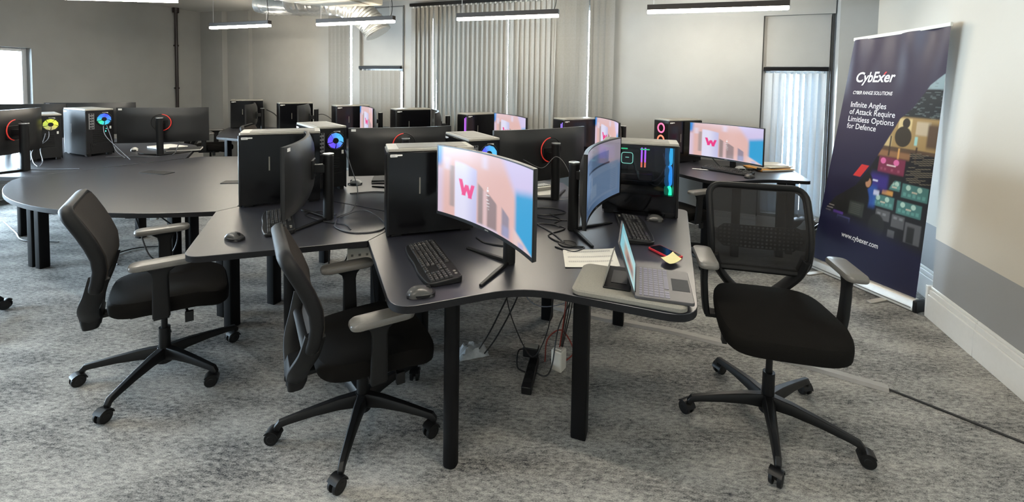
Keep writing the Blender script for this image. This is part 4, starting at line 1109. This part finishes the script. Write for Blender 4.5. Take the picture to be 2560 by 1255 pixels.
# ------------------------------------------------------------------ roll-up banner
BL0, BR0 = Vector((2.575, 3.770, .085)), Vector((2.800, 3.030, .085))
BL1, BR1 = Vector((2.845, 3.760, 1.918)), Vector((2.705, 2.790, 1.918))
bc = Vector(((BL0.x + BR0.x) / 2, (BL0.y + BR0.y) / 2, 0))
def bp(u, t, off=0):
    a = BL1 * (1 - u) + BR1 * u; b = BL0 * (1 - u) + BR0 * u
    p = a * (1 - t) + b * t
    w = sm(.30, .0, t) * .012 * (math.sin(u * 21) + .6 * math.sin(u * 9 + 1)) + .012 * sm(.15, .0, t) * math.sin(u * 13)
    n = Vector((-1, -.22, 0)).normalized()
    return p + n * (w + off) - bc
def rectin(u, t, u0, u1, t0, t1, s=.004): return softbox(u, t, u0, u1, t0, t1, s)
def skew(u, t): return u + (t - .5) * .10
rb = random.Random(3)
BLK = [(rb.uniform(.5, 1), rb.uniform(.18, .32), rb.uniform(.01, .05)) for _ in range(120)]
CODE = [(rb.uniform(.72, .95), .50 + k * .0075, rb.uniform(.04, .18)) for k in range(13)]
def bannerpic(u, t):
    base = mixc((.030, .022, .045), (.010, .009, .040), sm(.25, .75, t))  # purple-grey sheen of the upper fabric painted into the print colour
    K = ((.0, 1.4), (.16, 1.0), (.20, .89), (.285, .77), (.33, .668), (.545, .444), (.60, .37), (.63, .33), (.70, .14), (.76, .05), (1.0, .05))
    for (t0, e0), (t1, e1) in zip(K, K[1:]):
        if t0 <= t <= t1: edge = e0 + (e1 - e0) * (t - t0) / (t1 - t0)
    low = .755 + .07 * u
    m = sm(edge - .006, edge + .006, u) * sm(low + .03, low - .03, t)
    c = (.012, .011, .013)
    if m > 0:
        c = mixc(c, (.25, .32, .33), rectin(u, t, .86, 1.1, .16, .215))
        c = mixc(c, (.02, .022, .024), rectin(u, t, .5, 1.1, .225, .33))
        for a, b, w in BLK: c = mixc(c, (.16, .20, .19), rectin(u, t, a, a + w, b, b + .0025, .0012) * .7)
        # warm office with a seated figure
        c = mixc(c, (.34, .22, .09), rectin(u, t, .44, 1.05, .322, .445, .006))
        c = mixc(c, (.62, .48, .24), rectin(u, t, .66, .78, .328, .375, .006) + rectin(u, t, .52, .62, .40, .445, .006) * .8)
        c = mixc(c, (.55, .46, .34), rectin(u, t, .82, .94, .335, .385, .006) * .7)
        c = mixc(c, (.10, .06, .035), rectin(u, t, .45, 1.05, .442, .455, .004) + rectin(u, t, .92, 1.05, .34, .43, .012))
        d1 = math.hypot((u - .73) / .034, (t - .345) / .019); d2 = math.hypot((u - .715) / .075, (t - .398) / .040)
        c = mixc(c, (.035, .026, .018), sm(1.08, .92, d1)); c = mixc(c, (.04, .03, .02), sm(1.06, .94, d2))
        c = mixc(c, (.30, .62, .60), rectin(u, t, .82, .845, .392, .425, .004) * .8)
        c = mixc(c, (.34, .17, .08), rectin(u, t, .40, .80, .458, .485, .008) * .8)
        c = mixc(c, (.05, .03, .02), rectin(u, t, .60, .615, .40, .48, .003) + rectin(u, t, .84, .855, .43, .49, .003))
        c = mixc(c, (.7, .38, .12), rectin(u, t, .690, .705, .445, .505, .003))
        # magenta console panel
        c = mixc(c, (.20, .03, .07), rectin(u, t, .525, .77, .487, .549, .006))
        for a in (.567, .69): c = mixc(c, (.72, .16, .38), sm(1.1, .85, math.hypot((u - a) / .026, (t - .503) / .0125)))
        c = mixc(c, (.85, .7, .7), rectin(u, t, .605, .690, .515, .520, .0015))
        for a in (.55, .585, .65, .71): c = mixc(c, (.40, .12, .18), rectin(u, t, a, a + .02, .530, .540, .002) * .6)
        for k in range(17):
            b = .455 + k * .0072
            c = mixc(c, (.26, .22, .15), rectin(u, t + (u - .85) * .09, CODE[k % 13][0] + .03, CODE[k % 13][0] + .03 + CODE[k % 13][2] * 1.3, b, b + .0022, .001) * .9)
        # teal wall of displays
        for a0, a1, b0, b1 in ((.655, .755, .572, .612), (.77, .99, .575, .630), (.52, .72, .642, .690), (.745, .955, .645, .697)):
            k = rectin(u, t, a0, a1, b0, b1, .003) * (sm(-.01, .01, u - a0 - (b1 - t) * 1.2 * (a0 > .6 and a0 < .7)))
            c = mixc(c, (.07, .19, .18), k)
            for f in (.25, .68): c = mixc(c, (.42, .60, .52), k * sm(1.15, .85, math.hypot((u - a0 - (a1 - a0) * f) / .020, (t - b0 - .013) / .0105)))
            for q in range(5):
                e0 = a0 + (a1 - a0) * (.08 + .18 * q)
                c = mixc(c, (.14, .34, .31), k * rectin(u, t, e0, e0 + .025, b1 - .022 + .003 * (q % 2), b1 - .008, .002) * .8)
            c = mixc(c, (.55, .48, .38), k * rectin(u, t, (a0 + a1) / 2 - .022, (a0 + a1) / 2 + .022, b0 + .024, b0 + .030, .002))
        c = mixc(c, (.60, .30, .08), rectin(u, t, .60, .70, .618, .636, .005))
        for a0, a1, b0, b1 in ((.57, .70, .700, .742), (.72, .83, .705, .755), (.70, .76, .77, .80), (.84, .97, .72, .80)): c = mixc(c, (.13, .13, .14), rectin(u, t, a0, a1, b0, b1, .003) * .8)
        for a0 in (.585, .635, .735, .785): c = mixc(c, (.26, .27, .28), rectin(u, t, a0, a0 + .03, .712, .722, .002) * .7)
        c = mixc(c, (.02, .02, .02), sm(1.1, .9, math.hypot((u - .59) / .075, (t - .772) / .05)) + rectin(u, t, .86, .92, .735, .80, .006))
        # operator in dark clothes in front of blue light
        c = mixc(c, (.05, .03, .24), rectin(u, t, .47, .64, .560, .625, .02) * .9)
        c = mixc(c, (.03, .10, .40), rectin(u, t, .46, .55, .61, .70, .016) * .9)
        d3 = math.hypot((u - .36) / .13, (t - .685) / .075); d5 = math.hypot((u - .22) / .13, (t - .735) / .028); d4 = math.hypot((u - .42) / .075, (t - .60) / .036)
        c = mixc(c, (.010, .010, .010), sm(1.08, .92, min(d3, d4, d5)))
        c = mixc(c, (.46, .24, .14), sm(1.15, .8, math.hypot((u - .455) / .028, (t - .606) / .020)))
        c = mixc(c, (.012, .01, .01), sm(1.15, .85, math.hypot((u - .425) / .035, (t - .588) / .017)))
        c = mixc(c, (.70, .72, .92), rectin(u, t, .495, .545, .586, .593, .003) + rectin(u, t, .52, .575, .628, .648, .006) * .8)
        c = mixc(c, (.045, .052, .048), rectin(u, t, .30, .45, .70, .757, .008))
        for k in range(6): c = mixc(c, (.09, .10, .09), rectin(u, t, .32, .42, .707 + k * .008, .710 + k * .008, .001) * .7)
        c = mixc(c, (.14, .05, .38), rectin(u, t, .14, .25, .760, .771, .004))
        c = mixc(c, (.12, .12, .34), rectin(u, t, .19, .33, .775, .815, .003)); c = mixc(c, (.03, .03, .07), rectin(u, t, .20, .32, .781, .815, .003))
        c = mixc(c, (.45, .40, .36), (rectin(u, t, .06, .13, .752, .756, .002) + rectin(u, t, .08, .14, .740, .743, .002) + rectin(u, t, .05, .11, .765, .769, .002)) * .8)
    c = mixc(base, c, m)
    k = u + (t - .536) * 1.35
    c = mixc(c, (.62, .035, .035), sm(.355, .361, k) * sm(.439, .433, k) * rectin(u, t, 0, 1, .536, .590, .0015))
    return c
bn = thing('rollup_banner', 'dark blue roll-up banner with white lettering beside the right wall', 'banner', bc)
dv = (BR0 - BL0).normalized(); ba = math.atan2(dv.y, dv.x); bl = (BR0 - BL0).length
bs = O('base_cassette', MB().sweep([(-bl / 2 - .01, 0, 0), (bl / 2 + .01, 0, 0)], [(-.045, .005), (.045, .005), (.045, .03), (.03, .075), (.012, .085), (-.012, .085), (-.03, .07), (-.045, .045)], up=(0, 0, 1)), M_alu, bn, rotz=ba, bevel=.003)
for s in (-1, 1): O('end_cap', MB().box((s * (bl / 2 + .022), 0, .042), (.026, .10, .082)), M_plastic, bs, bevel=.008)
for s in (-.26, .22): O('swing_foot', MB().prism(rrect(-.02, .02, -.20, -.03, .012, 4), .001, .010), M_alu, bs, (s, 0, 0), bevel=.002)
O('groove', MB().box((0, -.0455, .026), (bl, .002, .008)), M_topinset, bs)
me = MB().grid(lambda u, t: bp(u, 1 - t), 200, 400).mesh('print')
at = me.color_attributes.new('pic', 'FLOAT_COLOR', 'POINT')
i = 0
for a in range(201):
    for b in range(401):
        at.data[i].color = (*bannerpic(a / 200, 1 - b / 400), 1); i += 1
fab = O('print_fabric', me, attr_mat('banner_print', 0, .48), bn)
O('top_rail', MB().sweep([bp(-.004, 0, 0) , bp(.5, 0, 0), bp(1.004, 0, 0)], [(-.008, -.004), (.008, -.004), (.008, .022), (-.008, .022)], up=(0, 0, 1)), M_cream, bn, bevel=.003)
O('support_pole', MB().cyl((.06, -.02, .05), ((BL1 + BR1) / 2 - bc) + Vector((.03, 0, -.02)), .010), M_alu, bn)
def lettering(txt, u0, t0, u1, hgt, mat, name='lettering', shear=0.0, bold=0.0, parts=None):
    """flat letters laid on the print: u0..u1 wide, base line at t0"""
    cu = bpy.data.curves.new('txt', 'FONT'); cu.body = txt; cu.size = 1; cu.resolution_u = 4; cu.offset = bold; cu.shear = shear
    o = bpy.data.objects.new('txt', cu); COL.objects.link(o)
    dg = bpy.context.evaluated_depsgraph_get()
    m = bpy.data.meshes.new_from_object(o.evaluated_get(dg)); bpy.data.objects.remove(o)
    x0 = min(v.co.x for v in m.vertices); x1 = max(v.co.x for v in m.vertices)
    bm = bmesh.new(); bm.from_mesh(m)
    for v in bm.verts:
        u = u0 + (v.co.x - x0) / (x1 - x0) * (u1 - u0); t = t0 - v.co.y * hgt
        v.co = bp(u, t, .0022)
    mm = bpy.data.meshes.new(name); bm.to_mesh(mm); bm.free()
    for k in range(len(mm.materials)): pass
    o = O(name, mm, mat, fab); return o
lettering('CybExer', .125, .188, .555, .060, M_letter, shear=.18, bold=.022)
lettering('x', .378, .188, .43, .060, M_letterred, name='red_letter_mark', shear=.18, bold=-.012) if False else None
lettering('CYBER RANGE SOLUTIONS', .115, .2415, .555, .0205, M_letter, shear=.18, bold=.016)
for txt, t0, u0, u1 in (('Infinite Angles', .298, .115, .515), ('of Attack Require', .329, .115, .615), ('Limitless Options', .361, .115, .615), ('for Defence', .392, .115, .445)):
    lettering(txt, u0, t0, u1, .0335, M_letter, bold=.008)
lettering('www.cybexer.com', .27, .860, .625, .031, M_letter, bold=.014) if False else lettering('www.cybexer.com', .275, .862, .640, .031, M_letter, bold=.016)
O('red_accent', MB().rings([[bp(u, t, .0026) for u, t in ((.446, .147), (.462, .147), (.440, .160), (.432, .158))], [bp(u, t, .0020) for u, t in ((.446, .147), (.462, .147), (.440, .160), (.432, .158))]]), M_letterred, fab)

# ------------------------------------------------------------------ floor things, cables, power boxes
def cable(label, pts, r=.0035, mat=None, n=8, name='cable', group=None):
    P = spline(pts, n); c = P[0].copy(); c.z = 0
    o = O(name, MB().tube([p - c for p in P], r, 6), mat or M_cable, None, c)
    return tag(o, label, 'cable', group)
tk = O('floor_cable_cover', MB().sweep([(.30, 3.00, 0), (.62, 2.85, 0), (1.0, 2.72, 0), (1.45, 2.51, 0), (1.93, 2.21, 0)], [(-.035, .001), (.035, .001), (.02, .014), (-.02, .014)], up=(0, 0, 1)), M_trunk)
tag(tk, 'grey floor cable cover running from under the desk towards the right wall', 'cable cover')
cable('black cable on the carpet from the end of the grey cable cover', [(1.93, 2.205, .005), (2.02, 2.11, .005), (2.14, 1.98, .005), (2.30, 1.80, .005)], .005)
zt = DZ + .004
cable('looped grey cable on the desk behind the edge-on monitor pole', [(-.98, 2.55, zt), (-.86, 2.60, zt + .03), (-.72, 2.50, zt), (-.68, 2.35, zt), (-.80, 2.29, zt), (-.93, 2.37, zt), (-.98, 2.50, zt)], .0035, M_cablegrey)
cable('cable drooping from the blue-fan tower to the desk', [(-1.17, 3.15, 1.03), (-1.08, 3.0, .95), (-.98, 2.85, .82), (-.96, 2.70, zt), (-1.0, 2.55, zt)], .0035, M_cablegrey)
cable('black cable across the pale desk patch by the light grey mouse', [(-1.12, 3.10, zt), (-.95, 3.16, zt), (-.78, 3.10, zt), (-.72, 2.98, zt), (-.58, 2.95, zt)], .0035)
cable('thin black cable curled under the edge-on monitor', [(-1.02, 2.60, zt), (-1.12, 2.66, zt), (-1.2, 2.60, zt), (-1.05, 2.48, zt), (-.90, 2.42, zt), (-.84, 2.34, zt)], .003)
cable('black cable beside the foot of the large lit monitor', [(-.17, 2.25, zt), (-.12, 2.18, zt), (-.02, 2.14, zt), (.10, 2.14, zt)], .0035)
cable('grey cable running from the monitor with the red hoop to the desk port', [(.02, 2.75, zt), (.12, 2.55, zt), (.22, 2.35, zt), (.27, 2.20, zt)], .004, M_cablegrey)
cable('long black cable loop by the round desk port', [(.03, 2.45, zt), (.18, 2.50, zt), (.30, 2.42, zt), (.20, 2.30, zt), (.28, 2.17, zt), (.36, 2.14, zt), (.30, 2.08, zt), (.22, 2.14, zt)], .0035)
cable('black cable coil between the two monitor poles', [(.08, 2.70, zt), (.22, 2.66, zt), (.34, 2.72, zt), (.25, 2.82, zt), (.10, 2.78, zt), (.16, 2.62, zt), (.33, 2.56, zt)], .0035)
cable('black cable hanging from the hooped monitor across its pole', [(.08, 2.93, 1.02), (.20, 2.86, .98), (.29, 2.885, 1.05), (.36, 2.84, .98), (.40, 2.70, .82), (.36, 2.62, zt)], .002, M_cablegrey)
cable('black cable with a plug lying in front of the blue screen monitor', [(.24, 2.68, zt), (.29, 2.58, zt), (.25, 2.50, zt), (.275, 2.44, zt)], .004)
O_port = O('desk_port', MB().cyl((0, 0, 0), (0, 0, .003), .045, n=28).torus((0, 0, .003), .043, .0025, 'Z', 28, 6), M_plastic, None, (.285, 2.185, DZ + .0005))
tag(O_port, 'round black desk cable port near the white paper', 'cable port')
# left desk cables
cable('two-strand pale cable hanging from the yellow-fan tower', [(-4.36, 4.20, 1.07), (-4.30, 4.12, .96), (-4.27, 4.05, .85), (-4.18, 3.98, .76), (-4.08, 3.86, zt)], .0032, M_cablepale)
cable('pale cable beside the two-strand one below the yellow fan', [(-4.35, 4.20, 1.05), (-4.25, 4.10, .94), (-4.31, 4.02, .84), (-4.2, 3.92, .76), (-4.09, 3.85, zt)], .0028, M_cablepale)
cable('pale cable slanting down from the green and blue fan tower', [(-4.12, 4.52, 1.08), (-4.02, 4.42, .95), (-3.86, 4.36, .84), (-3.62, 4.24, zt)], .0032, M_cablepale)
cable('second pale cable leaving the green and blue fan tower', [(-4.10, 4.52, 1.06), (-3.98, 4.44, .93), (-3.90, 4.40, .80), (-3.75, 4.33, zt)], .0028, M_cablepale)
cable('thin pale cable lying along the left desk edge', [(-4.15, 3.75, zt), (-3.98, 3.72, zt), (-3.80, 3.75, zt), (-3.66, 3.78, zt)], .004, M_cablepale)
cable('grey cable lying behind the left monitor pole', [(-3.95, 4.35, zt), (-3.75, 4.42, zt), (-3.55, 4.40, zt), (-3.45, 4.55, zt), (-3.43, 4.62, .86)], .004, M_cablegrey)
cable('black cable drooping down the wall beside the far left back tower', [(-3.98, 7.28, 1.02), (-3.8, 7.2, .95), (-3.62, 7.1, .80), (-3.45, 6.95, zt), (-3.3, 6.9, zt)], .008)
cable('purple-lit cable arching behind the second back tower', [(-2.98, 6.75, .98), (-2.82, 6.72, 1.0), (-2.66, 6.66, .92), (-2.56, 6.6, .80)], .006)
cable('black cable curling on the far right desk behind its monitor', [(1.98, 4.42, .82), (2.05, 4.36, zt), (2.12, 4.42, zt), (2.22, 4.33, zt), (2.3, 4.36, zt)], .005)
# under the front desk
uz = .70
cable('black cable slanting to the plastic bag under the front desk', [(.07, 2.05, uz), (-.02, 2.15, .45), (-.10, 2.32, .2), (-.17, 2.46, .012)], .004)
cable('second black cable slanting to the plastic bag under the front desk', [(.10, 2.05, uz), (.03, 2.15, .45), (-.06, 2.32, .18), (-.13, 2.44, .012)], .004)
cable('thin black cable hanging in a deep loop under the front desk', [(-.03, 2.05, uz), (.0, 2.1, .45), (.08, 2.2, .2), (.14, 2.28, .10), (.20, 2.25, .25), (.22, 2.15, .5), (.23, 2.1, uz)], .003)
cable('pale cable sagging under the front desk', [(.05, 2.1, uz), (.08, 2.25, .45), (.18, 2.45, .28), (.34, 2.55, .26), (.42, 2.6, .34)], .003, M_cablepale)
cable('black cable sagging across under the front desk', [(-.02, 2.2, .62), (.1, 2.35, .40), (.28, 2.5, .34), (.42, 2.5, .45)], .003)
cable('dark red cable hanging straight down to the white adapter', [(.30, 2.25, uz), (.295, 2.27, .4), (.275, 2.34, .11)], .0035, M_cablered)
for k in range(3):
    cable(('leftmost black cable hanging down to the white adapter', 'middle black cable hanging down to the white adapter', 'rightmost black cable hanging down to the white adapter')[k], [(.315 + .018 * k, 2.25, uz), (.305 + .013 * k, 2.28, .4), (.28 + .006 * k, 2.35, .11)], .003)
cable('red and white cable loops around the white adapter', [(.20, 2.36, .02), (.22, 2.44, .10), (.30, 2.46, .14), (.36, 2.40, .06), (.30, 2.34, .03)], .004, M_cablered)
cable('black cable from the power strip round to the white adapter', [(.13, 2.27, .03), (.19, 2.24, .02), (.23, 2.28, .05), (.27, 2.37, .20), (.34, 2.45, .30)], .004)
cable('short black cable looping off the left of the power strip', [(.12, 2.40, .06), (.06, 2.38, .07), (.05, 2.30, .03), (.09, 2.27, .02)], .004)
t = thing('power_strip', 'black power strip standing on the carpet under the front desk', 'power strip', (.118, 2.25, 0), R(-12))
O('body', MB().box((0, 0, .022), (.052, .26, .040)), M_plastic, t, bevel=.006)
for k in range(3): O('socket', MB().cyl((0, -.08 + k * .06, .042), (0, -.08 + k * .06, .044), .018), M_black, t)
t = thing('power_adapter', 'black power adapter plugged on top of the black power strip', 'adapter', (.125, 2.37, .045), R(-12))
O('body', MB().box((0, 0, .03), (.085, .05, .055)), M_plastic, t, bevel=.006)
O('glossy_top', MB().box((0, 0, .058), (.075, .042, .002)), M_topmesh, t)
t = thing('power_adapter', 'white upright power adapter on the carpet under the front desk', 'adapter', (.272, 2.335, 0), R(-35))
O('body', MB().box((0, 0, .055), (.062, .062, .11)), M_cream, t, bevel=.006)
O('socket_face', MB().box((0, 0, .113), (.04, .03, .006)), M_cream, t, bevel=.002)
# crumpled bag
def bagmb(w, d, h, n, seed):
    r = random.Random(seed); N = 9
    g = [[(r.uniform(-.2, .2), r.uniform(-.2, .2), r.uniform(.25, 1)) for _ in range(N + 1)] for _ in range(N + 1)]
    def f(u, v):
        i, j = round(u * N), round(v * N); a, b, c = g[i][j]; e = min(u, v, 1 - u, 1 - v) * 4
        return Vector(((u - .5 + a * .12) * w, (v - .5 + b * .12) * d, .003 + h * min(1, e) * c))
    return MB().slab(f, lambda u, v: Vector((f(u, v).x, f(u, v).y, .001)), N, N)
tag(O('plastic_bag', bagmb(.17, .11, .06, 9, 5), M_bag, None, (-.20, 2.46, 0), rotz=R(20)), 'crumpled clear plastic bag on the carpet under the front desk', 'bag')
t = thing('backpack', 'crumpled black bag with pale clothing below the right window', 'bag', (2.80, 4.20, 0))
O('body', MB().rings([[Vector((.19 * f * math.cos(a) * (1 + .1 * math.sin(3 * a + k)), .15 * f * math.sin(a) * (1 + .12 * math.sin(4 * a + 2 * k)), z)) for a in [2 * PI * j / 22 for j in range(22)]] for k, (f, z) in enumerate(((.8, 0), (1.05, .05), (1.1, .13), (.98, .2), (.75, .26), (.4, .29)))]), M_bagdark, t)
g1 = O('clothing', bagmb(.34, .26, .10, 9, 11), M_bag, t, (.03, -.02, .22))
O('strap', MB().tube(spline([(-.05, -.15, .22), (.0, -.20, .30), (.08, -.16, .34), (.12, -.12, .24)]), .012), M_bagdark, t)
# under-desk power boxes
def box_thing(name, label, cat, loc, rot, size, mat, base):
    t = thing(name, label, cat, loc, R(rot))
    O('housing', MB().box((0, 0, 0), size), mat, t, bevel=.004)
    O('mount', MB().box((0, .0, -size[2] / 2 - base[2] / 2), base), M_plastic, t, bevel=.003)
    O('mount_arm', MB().box((-.02, .05, size[2] / 2 + (.70 - loc[2] - size[2] / 2) / 2), (.03, .02, .70 - loc[2] - size[2] / 2)), M_leg, t)
    mb = MB()
    for k in range(3): mb.box((-size[0] * .3 + k * size[0] * .3, -size[1] / 2 - .0005, 0), (.012, .002, .012))
    O('socket', mb, M_topinset, t)
    return t
box_thing('power_box', 'grey power outlet box hung under the desk between the two office chairs', 'power box', (-.80, 2.36, .60), 18, (.125, .05, .075), M_cream, (.07, .04, .03))
box_thing('power_box', 'grey power outlet box hung under the big rounded table', 'power box', (-2.75, 3.25, .55), 10, (.28, .07, .08), M_trunk, (.1, .05, .02))
o = O('outlet_strip', MB().box((0, 0, .06), (.045, .03, .12)), M_sticker, None, (-2.55, 3.18, .50), rotz=R(10), bevel=.004)
tag(o, 'white plug adapter on the outlet box under the big rounded table', 'adapter')
cable('black cable loop hanging below the box under the big rounded table', [(-2.55, 3.22, .52), (-2.42, 3.22, .40), (-2.45, 3.2, .25), (-2.6, 3.2, .22), (-2.72, 3.22, .50)], .005)
cable('thin cable loop on the carpet behind the left table legs', [(-3.15, 3.55, .01), (-3.35, 3.7, .01), (-3.30, 3.9, .01), (-3.05, 3.95, .01), (-2.9, 3.8, .01)], .006)
cable('black cable hanging under the desk behind the second chair', [(-.95, 2.35, .70), (-.96, 2.36, .50), (-.88, 2.38, .56), (-.86, 2.37, .70)], .004)
cable('long thin cable on the carpet behind the second chair', [(-.75, 2.40, .56), (-.76, 2.5, .2), (-.85, 2.7, .012), (-1.05, 2.65, .012), (-1.2, 2.75, .012)], .004)
cable('black cable on the carpet below the left wall socket', [(-5.2, 4.55, .01), (-4.75, 4.25, .01), (-4.45, 4.05, .01), (-4.1, 4.02, .01)], .006)
